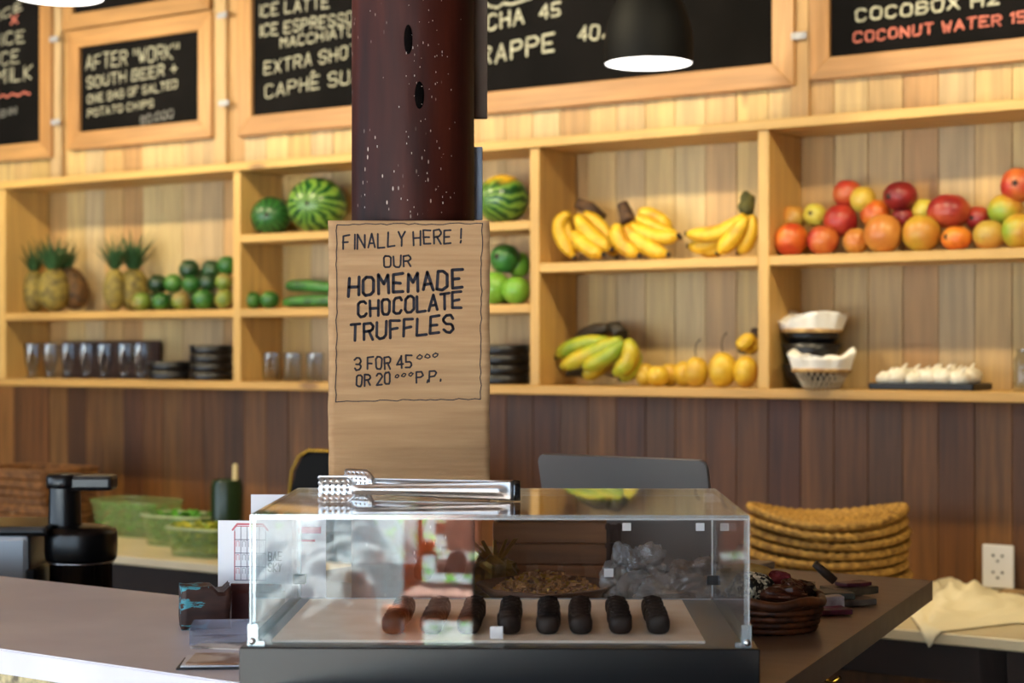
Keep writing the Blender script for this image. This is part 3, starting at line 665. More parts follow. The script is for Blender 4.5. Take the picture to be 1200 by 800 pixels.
# ================================================================== GLASSES AND BOWLS ON THE SHELF
def glass_mesh(R, H):
    m = MB(); m.lathe([(0, 0), (R*.62, 0), (R*.66, .006), (R*.5, .014), (R*.62, H*.25), (R*.86, H*.5), (R*.98, H*.8), (R, H)], 20)
    m.lathe([(0, .018), (R*.42, .018), (R*.56, H*.26), (R*.8, H*.5), (R*.93, H*.8), (R*.95, H)], 20); m.lathe([(R, H), (R*.975, H+.002), (R*.95, H)], 20); return m
first = None; ords = ['first', 'second', 'third', 'fourth', 'fifth', 'sixth', 'seventh']
for i, px in enumerate((38, 59, 80, 101, 122, 146, 165)):
    s, Y = SN(px, 4.24); 
    if first is None: o = glass_mesh(.031, .125).build('drinking_glass', GLASS); first = o
    else: o = clone(first)
    o.location = frame(s, 4.24, TOPB); tag(o, 'curved drinking glass, %s from left in the row below the pineapples' % ords[i], 'glass', 'drinking glasses below the pineapples')
for i, px in enumerate((318, 343, 369)):
    s, Y = SN(px, 4.25)
    if i == 0:
        m = MB(); R, H = .031, .092; m.lathe([(0, 0), (R*.85, 0), (R*.9, .004), (R, H)], 20); m.lathe([(0, .01), (R*.82, .01), (R*.93, H)], 20); m.lathe([(R, H), (R*.965, H+.0015), (R*.93, H)], 20); o = m.build('tumbler', GLASS); t0 = o
    else: o = clone(t0)
    o.location = frame(s, 4.25, TOPB); tag(o, 'straight glass tumbler, %s of three below the cucumbers' % ('left', 'middle', 'right')[i], 'glass', 'tumblers below the cucumbers')
# leaning dark tray behind the glasses
sa, _ = SN(72, 4.36); sb, _ = SN(186, 4.36)
m = MB(); m.box((0, 0, .068), (sb-sa, .014, .136), .004); m.box((0, -.008, .068), (sb-sa-.04, .004, .10), .001)
tag(m.build('serving_tray', mottled('dark_brown_wood', '#3a2216', '#4a2d1c', 20, .6), loc=frame((sa+sb)/2, 4.368, TOPB), rz=RW), 'dark wooden tray standing behind the drinking glasses', 'tray')
DKB = base('black_ceramic', '#111013', .35)
def bowl(label, px, n, z, R, H, mat=DKB, group='black bowls on the lower shelf', name='bowl'):
    s, _ = SN(px, n); m = MB(); m.lathe([(0, 0), (R*.5, 0), (R*.85, H*.4), (R, H), (R*.94, H), (R*.78, H*.42), (R*.45, .006), (0, .006)], 32)
    return tag(m.build(name, mat, loc=frame(s, n, z)), label, 'bowl', group)
def flatdish(label, px, n, z, R, H):
    s, _ = SN(px, n); m = MB(); m.lathe([(0, 0), (R*.96, 0), (R, H*.3), (R, H), (R*.95, H), (R*.93, .008), (0, .008)], 32)
    return tag(m.build('dish', DKB, loc=frame(s, n, z)), label, 'dish', 'black dishes right of the glasses')
flatdish('flat black dish right of the drinking glasses, lower', 200, 4.262, TOPB, .082, .033); flatdish('flat black dish right of the drinking glasses, upper', 200, 4.262, TOPB+.034, .080, .03)
for i, lb in enumerate(('lowest', 'second from bottom', 'third from bottom', 'topmost')):
    flatdish('dark dish beside the upright, %s of its stack' % lb, 248, 4.262, TOPB+i*.030, .074, .029)
for i, lb in enumerate(('lowest', 'second from bottom', 'third from bottom', 'topmost')):
    flatdish('black dish right of the sign, %s of its stack' % lb, 588, 4.264, TOPB+i*.030, .083, .029)

# ================================================================== CLOTH-LINED BASKETS, GARLIC TRAY, JAR
WICK = mottled('basket_wicker', '#c9a468', '#8a6436', 60, .7); WPAPER = base('white_napkin', '#eee9e0', .85)
def lined_basket(label, px, n, z, R, H, weave, seed):
    s, _ = SN(px, n); root = thing('lined_basket', label, 'basket', frame(s, n, z), RW, 'napkin-lined baskets')
    m = MB()
    if weave:
        for k in range(26):
            for dr in (1, -1):
                pts = []
                for j in range(5): q = j/4; t = 2*PI*k/26+dr*q*.45; r = R*(.62+.38*q); pts.append((r*math.cos(t), r*math.sin(t), H*q))
                m.tube(pts, .0018, 4)
        m.build('basket_weave', base('pale_cane', '#cdbb9a', .5), root); m = MB()
        m.lathe([(0, 0), (R*.62, 0), (R*.62, .004), (0, .004)], 24); m.build('basket_base', WICK, root)
    else:
        m.lathe([(0, 0), (R*.7, 0), (R*.9, H*.4), (R*.96, H*.8), (R*.9, H*.8), (R*.6, .01), (0, .01)], 28); m.build('bowl_body', DKB, root)
    m = MB(); m.tube([(R*math.cos(t), R*math.sin(t), H*.95) for t in [2*PI*k/40 for k in range(41)]], .006, 8); m.build('rim', WICK, root)
    rg = random.Random(seed); ph = [rg.uniform(0, 6) for _ in range(4)]
    def f(u, v):
        t = 2*PI*u; r = R*(1.0+.14*v) * (1 if v > 0 else 1); z = H*.9 + v*.042*(1+.30*math.cos(2*t+ph[0])+.15*math.sin(3*t+ph[1])); r *= 1+.05*v*math.sin(9*t+ph[2])+.03*v*math.sin(17*t+ph[3])
        return Vector((r*math.cos(t)*1.04, r*math.sin(t)*.95, z))
    m = MB(); m.grid(f, 72, 6); 
    def g(u, v):
        t = 2*PI*u; p = f(u, 1); q = 1-v; return Vector((p.x*(.02+.98*q), p.y*(.02+.98*q), p.z - .022*math.sin(v*PI/2)+.006*math.sin(t*3+v*8)))
    m.grid(g, 72, 8); bmesh.ops.remove_doubles(m.bm, verts=m.bm.verts[:], dist=1e-5); m.build('napkin', WPAPER, root, solid=.001)
bowl('black bowl at the bottom of the stack behind the napkin baskets', 951, 4.285, TOPB, .080, .065); bowl('black bowl second in the stack behind the napkin baskets', 951, 4.285, TOPB+.060, .080, .060)
lined_basket('upper white napkin lined basket standing on the black bowls', 951, 4.285, TOPB+.1205, .078, .036, False, 1)
lined_basket('lower white napkin lined open-weave basket in front of the black bowls', 963, 4.19, TOPB, .073, .052, True, 2)
s0, _ = SN(1030, 4.28); s1, _ = SN(1152, 4.28); sm = (s0+s1)/2; n_ = 4.28
m = MB(); m.box((0, 0, .004), (s1-s0, .15, .008), .003); 
for d in (-1, 1): m.box((d*((s1-s0)/2-.004), 0, .010), (.008, .15, .016), .002); m.box((0, d*.071, .010), (s1-s0, .008, .016), .002)
tag(m.build('black_tray', BLACKM, loc=frame(sm, n_, TOPB), rz=RW), 'shallow black tray holding white garlic on the lower right shelf', 'tray')
GARL = mottled('garlic_skin', '#efe6d2', '#d8ccb4', 40, .6); rg = random.Random(4)
for i in range(17):
    u = (i+.5)/17; xx = (u-.5)*(s1-s0-.06); row = i % 3; yy = (-.042, .0, .042)[row]; R = .021+rg.random()*.008
    m = MB(); m.ball((0, 0, 0), (R*1.25, R, R*.85), 12, 8, lambda d: 1+.12*math.sin(5*math.atan2(d.y, d.x)) + .15*noise.noise(d*2+Vector((i, 0, 0))))
    m.tube([(R*.3, 0, R*.5), (R*.6, 0, R*1.0), (R*.9, 0, R*1.25)], [R*.3, R*.16, R*.08], 6)
    p = frame(sm+xx, n_+yy, TOPB+.008+R*.9)
    tag(m.build('garlic_bulb', GARL, loc=p, rz=rg.uniform(-1, 1)), 'white garlic bulb in the %s third of the black tray, %s row' % (('left', 'middle', 'right')[min(2, int(u*3))], ('front', 'middle', 'back')[row]), 'garlic', 'garlic bulbs, %s third of the tray' % ('left', 'middle', 'right')[min(2, int(u*3))])
s, _ = SN(1203, 4.25); m = MB(); R, H = .033, .105; m.lathe([(0, 0), (R*.95, 0), (R, .006), (R, H*.75), (R*.75, H*.88), (R*.75, H)], 24); m.lathe([(0, .006), (R*.92, .008), (R*.92, H*.75), (R*.68, H*.88), (R*.68, H)], 24)
tag(m.build('glass_jar', GLASS, loc=frame(s, 4.25, TOPB)), 'clear glass jar cut off by the right edge of the shelf', 'jar')

# ================================================================== BACK COUNTER
BCN0, BCN1, BZ = 3.633, WN-.014, -.618
BC = mottled('pale_counter', '#d9c9a4', '#cdbb94', 3, .35); DKW = mottled('dark_drawer_wood', '#1f120b', '#2a1910', 10, .75)
bc = thing('back_counter', 'long cream worktop against the plank wall under the shelves', 'counter', frame(-6.1, BCN0, -EYE), RW)
m = MB(); m.box((2.75, (BCN1-BCN0)/2, BZ+EYE-.013), (5.5, BCN1-BCN0, .026), .003); m.build('worktop', BC, bc)
m = MB(); m.box((2.75, .05, BZ+EYE-.07), (5.4, .03, .085), .002); m.build('apron', DKW, bc)
for x in (.05, 4.92, 5.02): pass
for s in (-3.3, -1.17):
    m = MB(); m.box((s+6.1, .07, (BZ+EYE-.03)/2), (.07, .07, BZ+EYE-.03), .004); m.build('leg', BLACKP, bc)
for i in range(7):       # drawer fronts under the left half
    x0 = .1+i*.4; m = MB(); m.box((x0+.19, .09, .40), (.385, .02, .72), .004); pn = m.build('drawer_front', mottled('grey_drawer', '#3a2c24', '#46362c', 8, .6), bc)
    q = MB(); q.tube([(x0+.10, .07, .70), (x0+.10, .05, .70), (x0+.28, .05, .70), (x0+.28, .07, .70)], .005, 6); q.build('handle', BLACKM, pn)
# creamy cloth on it
CL = base('cream_cloth', '#f3e6c0', .85)
ca = P(1080, 700, 4.1); 
def cloth(u, v):
    # kite-shaped cloth whose near corner hangs over the counter edge
    tri = max(0, 1-abs(u-.55)/.34)
    s_ = -1.345 + (u-.5)*.38 + (v-.5)*.06; n__ = 4.20 - v*(.36 + .26*tri)
    h = .012+.030*abs(noise.noise(Vector((u*4, v*4, .3))))+.035*math.exp(-((u-.4)/.25)**2-((v-.3)/.22)**2)*(1+noise.noise(Vector((u*9, v*9, 1))))+.006*noise.noise(Vector((u*20, v*20, 1)))
    over = BCN0-.008-n__
    z = BZ + h*(1 if over < 0 else .3)*min(1, (1.02-v)*5+.15)
    if over > 0: n__ = BCN0-.010-.004*noise.noise(Vector((u*9, 0, 0))); z = BZ - over*.9 + .004
    return frame(s_, n__, z)
c0_ = frame(-1.3, 3.95, BZ); m = MB(); m.grid(lambda u, v: cloth(u, v)-c0_, 44, 36); tag(m.build('cream_cloth', CL, loc=c0_, solid=.002), 'crumpled cream cloth hanging over the back counter edge', 'cloth')
# socket
s, z = SZ(1171, 672.5, WN-.01)
ro = thing('wall_socket', 'white double power socket on the plank wall', 'socket', frame(s, WN-.018, BZ+.004), RW)
m = MB(); m.box((0, 0, .056), (.082, .009, .112), .003); m.build('plate', WHITEP, ro)
m = MB()
for zz in (.078, .035):
    for (dx, dz) in ((-.012, .006), (.012, .006), (0, -.008)): m.lathe([(0, -.0005), (.0034, -.0005), (.0034, .001), (0, .001)], 10, M=Matrix.Translation((dx, -.0052, zz+dz)) @ Matrix.Rotation(PI/2, 4, 'X'))
m.build('socket_holes', BLACKM, ro)
s, _ = SN(1205, 4.20); m = MB(); m.box((0, 0, .010), (.17, .055, .018), .005); m.box((-.03, 0, .022), (.06, .04, .008), .003)
tag(m.build('small_board', mottled('worn_wood', '#a8875a', '#7a5c3a', 20, .7), loc=frame(s, 4.20, BZ), rz=RW), 'small worn wooden block below the wall socket', 'block')

# woven placemats
STRAW = mottled('woven_straw', '#cfa04a', '#7a5420', 70, .75, 3, .4, lo=.3, hi=.7)
def matmesh(seed, lift, nx, ny):
    R = .198; m = MB()
    def hgt(x, y): return lift*((x/R)**2*nx) + .002*noise.noise(Vector((x*6, y*6, 3.0)))
    nr = 13
    for ring in range(nr):
        r = R*(ring+1)/nr-.008; rr = .0070 if ring < nr-1 else .0098; N_ = max(10, int(2*PI*r/.012))
        if ring < nr-5 and seed < 8: continue
        pts = []; rad = []
        for k in range(N_+1):
            t = 2*PI*k/N_; x, y = r*math.cos(t), r*math.sin(t); pts.append((x, y, hgt(x, y)+(.002 if k % 2 else 0))); rad.append(rr*(1.12 if k % 2 else .82))
        m.tube(pts, rad, 6, cap=False)
    return m
cs_, cY = SN(970, 3.96); words = ['bottom', 'second from bottom', 'third from bottom', 'fourth from bottom', 'fifth from bottom', 'sixth from bottom', 'seventh from bottom', 'eighth from bottom', 'top']
for i in range(9):
    lift = .003 + .040*(i/8)**1.4; rg = random.Random(i)
    o = matmesh(i, lift, .8, .9).build('woven_placemat', STRAW, loc=frame(cs_+rg.uniform(-.006, .006), 3.96+rg.uniform(-.004, .004), BZ+.015+i*.0226), rz=rg.uniform(-.1, .1))
    tag(o, 'round woven straw placemat, %s of the stack' % (words[i] if i else 'lowest'), 'placemat', 'woven placemats stacked on the back counter')

# left end of back counter: brown baskets, salad tubs, jar, rounded appliance
BR = mottled('brown_bread_basket', '#8a5a2c', '#5c3a1c', 50, .7, 3, .3)
for (px0, px1, y0, y1, n, lb) in ((-30, 56, 590, 622, 3.86, 'lower brown woven tray at the left edge behind the juicer'), (-30, 50, 549, 588, 3.88, 'upper brown woven tray at the left edge behind the juicer')):
    s0, z1 = SZ(px0, y0, n); s1, z0 = SZ(px1, y1, n); 
    if lb.startswith('lower'): z0 = BZ; zlow = z1
    else: z0 = zlow+.003
    W = s1-s0; H = z1-z0; root = thing('woven_tray', lb, 'tray', frame((s0+s1)/2, n+.12, z0), RW, 'brown woven trays')
    m = MB(); m.box((0, 0, .004), (W-.02, .24, .008)); nb = 4
    for k in range(nb):
        zz = H*(k+.5)/nb
        for d in (-1, 1): m.box((0, d*.12, zz), (W, .014, H/nb*.86), .004); m.box((d*W/2, 0, zz), (.014, .24, H/nb*.86), .004)
    m.build('sides', BR, root); m = MB(); m.tube([(W/2, -.12, H), (-W/2, -.12, H), (-W/2, .12, H), (W/2, .12, H), (W/2, -.12, H)], .009, 6); m.build('rim', BR, root)
PET = clear('clear_tub_plastic', (.92, .96, .90, 1), .05, .15, .30, '#a8c47c')
TRIM = base('pale_tub_rim', '#b4c294', .4)
def tub(label, px0, px1, y0, n, w, greens, hgt, lid):
    s0, zt = SZ(px0, y0, n); s1, _ = SZ(px1, y0, n); W = (s1-s0)/2; D = w/2; H = hgt
    root = thing('salad_tub', label, 'container', frame((s0+s1)/2, n+D, BZ), RW, 'plastic tubs of salad leaves')
    def f(u, v):
        t = 2*PI*u; e_ = 4; cx, sy = math.cos(t), math.sin(t); k = (abs(cx)**e_+abs(sy)**e_)**(-1/e_); q = .84+.16*v; return Vector((W*cx*k*q, D*sy*k*q, H*v))
    m = MB(); m.grid(f, 40, 4); m.grid(lambda u, v: Vector((f(u, 0).x*v, f(u, 0).y*v, .002)), 40, 1); m.build('tub', PET, root)
    m = MB(); m.tube([f(k/40, 1) for k in range(41)], .004, 6); 
    if lid: m.grid(lambda u, v: Vector((f(u, 1).x*v, f(u, 1).y*v, H+.006*(1-v))), 40, 2)
    m.build('lid' if lid else 'rim', PET if lid else TRIM, root)
    rg = random.Random(int(px0)); m = MB()
    for i in range(420):
        x, y, z_ = rg.uniform(-.78, .78)*W, rg.uniform(-.78, .78)*D, rg.uniform(.1, .9 if lid else 1.12)*H
        a = rg.uniform(0, 6); l = rg.uniform(.020, .04); dx = Vector((math.cos(a), math.sin(a), rg.uniform(-.4, .6)))*l; dy = Vector((-math.sin(a), math.cos(a), rg.uniform(-.5, .5)))*l*.6; p = Vector((x, y, z_)); m.mi = rg.choice([0, 0, 1])
        z_ = max(z_, .02); p.z = z_; q = [p-dx*.5, p+dy*.5+Vector((0, 0, .003)), p+dx*.5, p-dy*.5]
        if min(v.z for v in q) < .004: continue
        m.quad(*q)
    o = m.build('leaves', greens, root, normals=False); o['kind'] = 'stuff'
G1 = base('leaf_green', '#4c9a24', .6); G2 = base('leaf_dark', '#2c6a1c', .6); G3 = base('leaf_yellow', '#b7b83a', .6); G4 = base('leaf_pale', '#8fae3c', .6)
tub('lidded tub of dark leaves nearest the juicer', 96, 176, 590, 3.98, .19, [G1, G2], .115, True)
tub('open tub heaped with green leaves, middle of three', 156, 228, 597, 3.86, .17, [G1, G2], .095, False)
tub('tub of yellow-green chopped leaves, rightmost of three', 186, 254, 610, 3.70, .15, [G3, G4], .085, False)
s, _ = SN(266, 3.9); root = thing('green_jar', 'dark green jar with a pale wooden stick beside the salad tubs', 'jar', frame(s, 3.9, BZ), RW)
m = MB(); m.lathe([(0, 0), (.048, 0), (.05, .01), (.05, .2), (.044, .215), (.044, .22), (.04, .2), (.04, .01), (0, .01)], 24); m.build('jar_body', base('dark_green_glass', '#26361f', .25), root)
m = MB(); m.tube([(.028, -.0, .012), (.034, -.0, .26)], .008, 8); m.ball((.034, 0, .262), .0085, 8, 6); m.build('stick', base('pale_wood', '#c9b98a', .6), root)
s, _ = SN(385, 3.85); root = thing('rounded_appliance', 'black rounded countertop appliance with brass edge behind the sign', 'appliance', frame(s, 3.95, BZ), RW)
H = (410-529)/2000*4.95-BZ+.0; W = .15
prof = [(-W, 0), (-W, H*.55), (-W*.93, H*.8), (-W*.75, H*.94), (-W*.5, H), (W*.5, H), (W*.75, H*.94), (W*.93, H*.8), (W, H*.55), (W, 0)]
APP = base('appliance_black', '#08080a', .65, **{'Specular IOR Level': .2})
m = MB(); a = [m.bm.verts.new((x, -.1, z)) for x, z in prof]; c_ = [m.bm.verts.new((x, .1, z)) for x, z in prof]; m.bm.faces.new(a); m.bm.faces.new(c_[::-1])
for i in range(len(prof)): j = (i+1) % len(prof); m.bm.faces.new((a[i], a[j], c_[j], c_[i]))
bmesh.ops.bevel(m.bm, geom=[e_ for e_ in m.bm.edges if abs(e_.verts[0].co.y-e_.verts[1].co.y) < .01], offset=.012, segments=2, affect='EDGES'); m.build('housing', APP, root)
m = MB(); m.tube([(x*1.0, -.1, z+.001) for x, z in prof], .005, 6); m.build('brass_trim', BRASS, root)
m = MB(); m.box((0, -.105, H*.45), (.2, .01, .12), .004); m.build('door', base('dark_glass_door', '#08080a', .5), root)
# ================================================================== FRONT COUNTERS
FZ = -.392; CT = .033
QUARTZ = mottled('white_quartz', '#e6e6f0', '#d8d8e4', 5, .38)
QUARTZ.node_tree.nodes['Principled BSDF'].inputs['Specular IOR Level'].default_value = .3; 
fc = thing('white_counter', 'white stone bar counter at lower left', 'counter', frame(-4.0, 1.499, -EYE), RW)
def fl_(s, n): return (s+4.0, n-1.499)
m = MB(); pts = [fl_(-4.0, 1.499), fl_(-1.3, 1.499), fl_(-1.3, 1.985), fl_(-4.0, 1.985)]; m.poly(pts, EYE+FZ-CT, EYE+FZ); bmesh.ops.bevel(m.bm, geom=m.bm.edges[:], offset=.002, segments=2, affect='EDGES'); m.build('worktop', QUARTZ, fc)
TILE = mottled('mosaic_front', '#c9b98a', '#6b604c', 60, .6); m = MB()
m.box((1.35, .06, (EYE+FZ-CT)/2), (2.68, .05, EYE+FZ-CT)); m.box((1.35, .44, (EYE+FZ-CT)/2), (2.68, .03, EYE+FZ-CT)); m.build('front_panel', TILE, fc)
WT = wood('brown_counter_wood', ['#8c7866', '#8c7866'], 'x', .4, knots=False, fine=40, vary=.12)
wc = thing('wooden_counter', 'brown wooden counter wing with an angled right end', 'counter', frame(-1.3, 1.499, -EYE), RW)
def wl(s, n): return (s+1.3, n-1.499)
out = [(-1.297, 1.499), (-.78, 1.499), (-1.003, 2.818), (-1.95, 2.818), (-1.95, 2.25), (-1.44, 2.25), (-1.44, 1.988), (-1.297, 1.988)]
m = MB(); m.poly([wl(*p) for p in out], EYE+FZ-CT, EYE+FZ); m.build('worktop', WT, wc)
m = MB(); m.box((wl(-1.25, 2.0)[0], wl(0, 2.0)[1], (EYE+FZ-CT)/2), (.06, .9, EYE+FZ-CT), .003); m.box((wl(-1.55, 2.6)[0], wl(0, 2.6)[1], (EYE+FZ-CT)/2), (.7, .04, EYE+FZ-CT), .003); m.build('support_panel', DKW, wc)
# brass hook beneath the wing
hp = P(957, 793, 1.97); hp.z = EYE+FZ-CT; 
m = MB(); m.tube([(0, 0, 0), (0, 0, -.012), (.004, -.004, -.018), (.014, -.012, -.02), (.022, -.02, -.012)], .0028, 8); m.lathe([(0, -.002), (.009, -.002), (.009, 0), (0, 0)], 12)
hk = P(962, 790, 2.3); hk.z = EYE+FZ-CT
tag(m.build('brass_hook', BRASS, loc=hk), 'small brass hook under the right end of the wooden counter', 'hook')
# lower bench carrying the juicer
bt = thing('work_bench', 'low dark bench behind the white counter, under the juicer', 'bench', frame(-3.4, 2.05, -EYE), RW)
m = MB(); m.box((.65, .28, EYE+BZ-.015), (1.3, .56, .03), .003); m.build('bench_top', DKW, bt)
for x in (.04, 1.26):
    for y in (.04, .52): m = MB(); m.box((x, y, (EYE+BZ-.03)/2), (.05, .05, EYE+BZ-.03), .003); m.build('leg', DKW, bt)

# juicer
JN = 2.33; s, JY = SN(95, JN); 
jr = thing('juicer', 'black slow juicer with steel side standing behind the white counter', 'juicer', frame(s, JN, BZ))
k = JY/2000; z = lambda y: (410-y)*k-BZ
m = MB(); R = 41*k
m.lathe([(0, z(655)-.0), (R*.98, z(655)), (R, z(652)), (R*1.02, z(645)), (R*1.02, z(624)), (R*.98, z(620)), (R*.6, z(615)), (0, z(614))], 40); m.build('bowl_lid', BLACKP, jr)
m = MB(); R2 = 36*k; m.lathe([(0, .01), (R2*.95, .01), (R2, .03), (R2, z(660)), (R2*1.02, z(658)), (R2*.98, z(655)), (0, z(655))], 40); m.build('drum', base('smoked_drum', '#15100f', .12), jr)
m = MB(); m.tube([(R2*1.04*math.cos(t), R2*1.04*math.sin(t), z(657)) for t in [2*PI*j/40 for j in range(41)]], .002, 6); m.build('steel_band', STEEL, jr)
m = MB(); cx = (76-95)*k; m.lathe([(.0, z(620)-.01), (21*k, z(620)-.01), (19*k, z(612)), (18*k, z(575)), (18*k, z(568))], 28, c=(cx, 0, 0)); m.build('feed_chute', BLACKP, jr)
m = MB(); m.lathe([(0, z(571)), (20*k, z(571)), (21.5*k, z(568)), (21.5*k, z(558)), (19*k, z(555)), (0, z(555))], 28, c=(cx, 0, 0))
m.box(((108-95)*k, 0, (z(574)+z(556))/2), (54*k, 34*k, z(556)-z(574)), .008, seg=2); m.build('hopper_lid', BLACKP, jr)
m = MB(); x0, x1 = (-28-95)*k, (45-95)*k; m.box(((x0+x1)/2, .02, z(622)/2), (x1-x0, .17, z(622)), .012, seg=2); m.build('motor_housing', base('brushed_steel', '#9da1a6', .32, .8), jr)
m = MB(); m.box(((x0+x1)/2+.012, .02, z(618)), (x1-x0+.05, .19, .02), .008, seg=2); m.box((x1+.008, -.0, z(660)*.5), (.02, .17, z(660)), .004); m.build('housing_top', BLACKP, jr)

# laptop
lp = thing('laptop', 'open grey laptop seen from behind on the wooden counter', 'laptop', frame(-1.45, 2.58, FZ), RW)
ALU = base('dark_aluminium', '#8c8682', .42, .35)
m = MB(); m.box((0, .11, .009), (.33, .22, .014), .005, seg=2); m.build('keyboard_base', ALU, lp)
m = MB(); rr_ = .013; oc = []
for (qx, qz, a0) in ((.165-rr_, .208-rr_, 0), (-.165+rr_, .208-rr_, 90), (-.165+rr_, .003+rr_, 180), (.165-rr_, .003+rr_, 270)):
    for j in range(6): t = math.radians(a0+j*18); oc.append((qx+rr_*math.cos(t), qz+rr_*math.sin(t)))
fa = [m.bm.verts.new((x, -.004, z_)) for x, z_ in oc]; fb = [m.bm.verts.new((x, .004, z_)) for x, z_ in oc]; m.bm.faces.new(fa); m.bm.faces.new(fb[::-1])
for i in range(len(oc)): j = (i+1) % len(oc); m.bm.faces.new((fa[i], fa[j], fb[j], fb[i]))
bmesh.ops.bevel(m.bm, geom=[e_ for e_ in m.bm.edges if abs(e_.verts[0].co.y-e_.verts[1].co.y) < .001], offset=.0015, segments=2, affect='EDGES')
bmesh.ops.rotate(m.bm, verts=m.bm.verts[:], cent=(0, 0, 0), matrix=Matrix.Rotation(math.radians(14), 3, 'X')); o = m.build('screen_lid', ALU, lp)
for v in o.data.vertices: v.co.z += .008
m = MB(); m.tube([(-.12, .0, .013), (.12, .0, .013)], .007, 10); m.build('hinge', BLACKM, lp)

# ================================================================== TRUFFLE CASE
CR = -math.radians(1.03); cx0 = Vector((-.0117, 2.1925, EYE+FZ))
case = thing('display_case', 'clear acrylic display case on a black base at the counter centre', 'display case', cx0, CR)
BH = .0445; CWd, CD = .584, .385; CTp = EYE-.193-cx0.z; T = .005
m = MB(); m.box((0, 0, BH/2), (.608, .405, BH), .0015); m.build('base', mottled('black_base', '#121316', '#0e0f11', 14, .32), case)
def pane(nm, c, s, rot=None):
    m = MB(); m.box(c, s)
    ax = min(range(3), key=lambda i: s[i]); m.bm.normal_update()
    for f in m.bm.faces:
        if abs(f.normal[ax]) < .5: f.material_index = 1
    return m.build(nm, [ACRYL, ACEDGE], case)
hz = CTp-BH; zc = BH+hz/2
pane('front_pane', (0, -CD/2+T/2, zc-T/2), (CWd, T, hz-T)); pane('back_pane', (0, CD/2-T/2, zc-T/2), (CWd, T, hz-T))
pane('side_pane', (-CWd/2+T/2, 0, zc-T/2), (T, CD-2*T-.0006, hz-T)); pane('side_pane', (CWd/2-T/2, 0, zc-T/2), (T, CD-2*T-.0006, hz-T))
pane('top_pane', (0, 0, CTp-T/2), (CWd, CD, T))
for sx in (-1, 1):        # little corner brackets and hinge clips
    m = MB(); x = sx*(CWd/2+.0015); y = -CD/2-.0015
    m.box((x-sx*.0045, y, BH+.013), (.012, .003, .026)); m.box((x, y+.010, BH+.013), (.003, .022, .026)); m.box((x-sx*.009, y, BH+.003), (.018, .003, .006)); m.build('corner_bracket', ACEDGE, case)
    m = MB(); m.lathe([(0, -.002), (.0035, -.002), (.004, 0), (.004, .002), (0, .002)], 12, M=Matrix.Translation((x-sx*.004, y-.002, BH+.006)) @ Matrix.Rotation(PI/2, 4, 'X')); m.build('screw', STEEL, case)
    m = MB(); m.box((sx*(CWd/2-.004), CD/2-.008, BH+.028), (.018, .012, .013), .001); m.build('hinge_clip', BLACKM, case)
    m = MB(); m.box((sx*(CWd/2-.010), CD/2-.009, CTp-.012), (.014, .008, .012), .001); m.build('latch', WHITEP, case)
JL = clear('acrylic_joint', (.9, .95, .97, 1), .25, .1, .55, '#f2f8fb')
def joint(c, sz): m = MB(); m.box(c, sz); m.build('joint_line', JL, case)
g_ = .0013; hx, hy = CWd/2-.0006, CD/2-.0006
for sx in (-1, 1):
    for sy in (-1, 1): joint((sx*(hx+.0008), sy*(hy+.0008), zc), (g_, g_, hz-.001)); 
    joint((sx*(hx-T), hy-T-.0008, zc), (g_, g_, hz-T*2)); joint((sx*(hx+.0008), 0, CTp-T), (g_, CD-.004, g_)); joint((sx*(hx-T), 0, CTp-.0002), (g_, CD-.002, .0008))
joint((0, hy+.0008, CTp-.0006), (CWd-.004, g_, g_)); joint((0, hy-T-.0008, BH+.0012), (CWd-.014, g_, g_)); joint((0, hy-T-.0008, CTp-T-.001), (CWd-.014, g_, g_)); joint((0, -hy-.0008, CTp-T), (CWd-.004, g_, g_))
for (lx, lz, w2) in ((.168, CTp-.053, .012), (.270, CTp-.053, .012), (.143, CTp-.117, .013)):  # reflected lights on the back pane, put in as small white squares
    m = MB(); m.box((lx, hy-T-.0008, lz), (w2, .0006, w2*.9), .0002); m.build('white_glint', WHITEP, case)
# tray with paper
loc = lambda x, y, z: cx0 + Matrix.Rotation(CR, 3, 'Z') @ Vector((x, y, z))
m = MB(); m.box((0, 0, .0015), (.515, .335, .003), .0005); tag(m.build('paper_liner', mottled('cream_paper', '#f6efe0', '#ece2cf', 20, .8), loc=loc(-.014, .0, BH), rz=CR), 'cream paper liner under the truffles inside the case', 'paper')
CHOC = mottled('dark_chocolate', '#0d0705', '#1c100b', 50, .55, 4, .6)
CHOC.node_tree.nodes['Principled BSDF'].inputs['Specular IOR Level'].default_value = .3
def truffle_mesh():
    m = MB()
    def fn(d): return 1
    t = bmesh.new(); bmesh.ops.create_uvsphere(t, u_segments=18, v_segments=12, radius=1)
    for v in t.verts:
        d = v.co.copy(); s = lambda q, e_: math.copysign(abs(q)**e_, q)
        v.co = Vector((s(d.x, .62)*.0142, s(d.y, .62)*.0128, s(d.z, .75)*.0125 + .0125)) * (1+.03*noise.noise(d*2))
    m.merge(t, None, True)
    for j in range(3): m.tube([(-.011, (j-1)*.006, .0228), (0, (j-1)*.006, .0252), (.011, (j-1)*.006, .0228)], .0013, 5)
    return m
t0 = None; od = ['first', 'second', 'third', 'fourth', 'fifth', 'sixth']
cols_ = [461, 506, 550, 596, 643, 681, 728, 773]; rnk = ['leftmost', 'second from left', 'third from left', 'fourth from left', 'fourth from right', 'third from right', 'second from right', 'rightmost']
rg = random.Random(8)
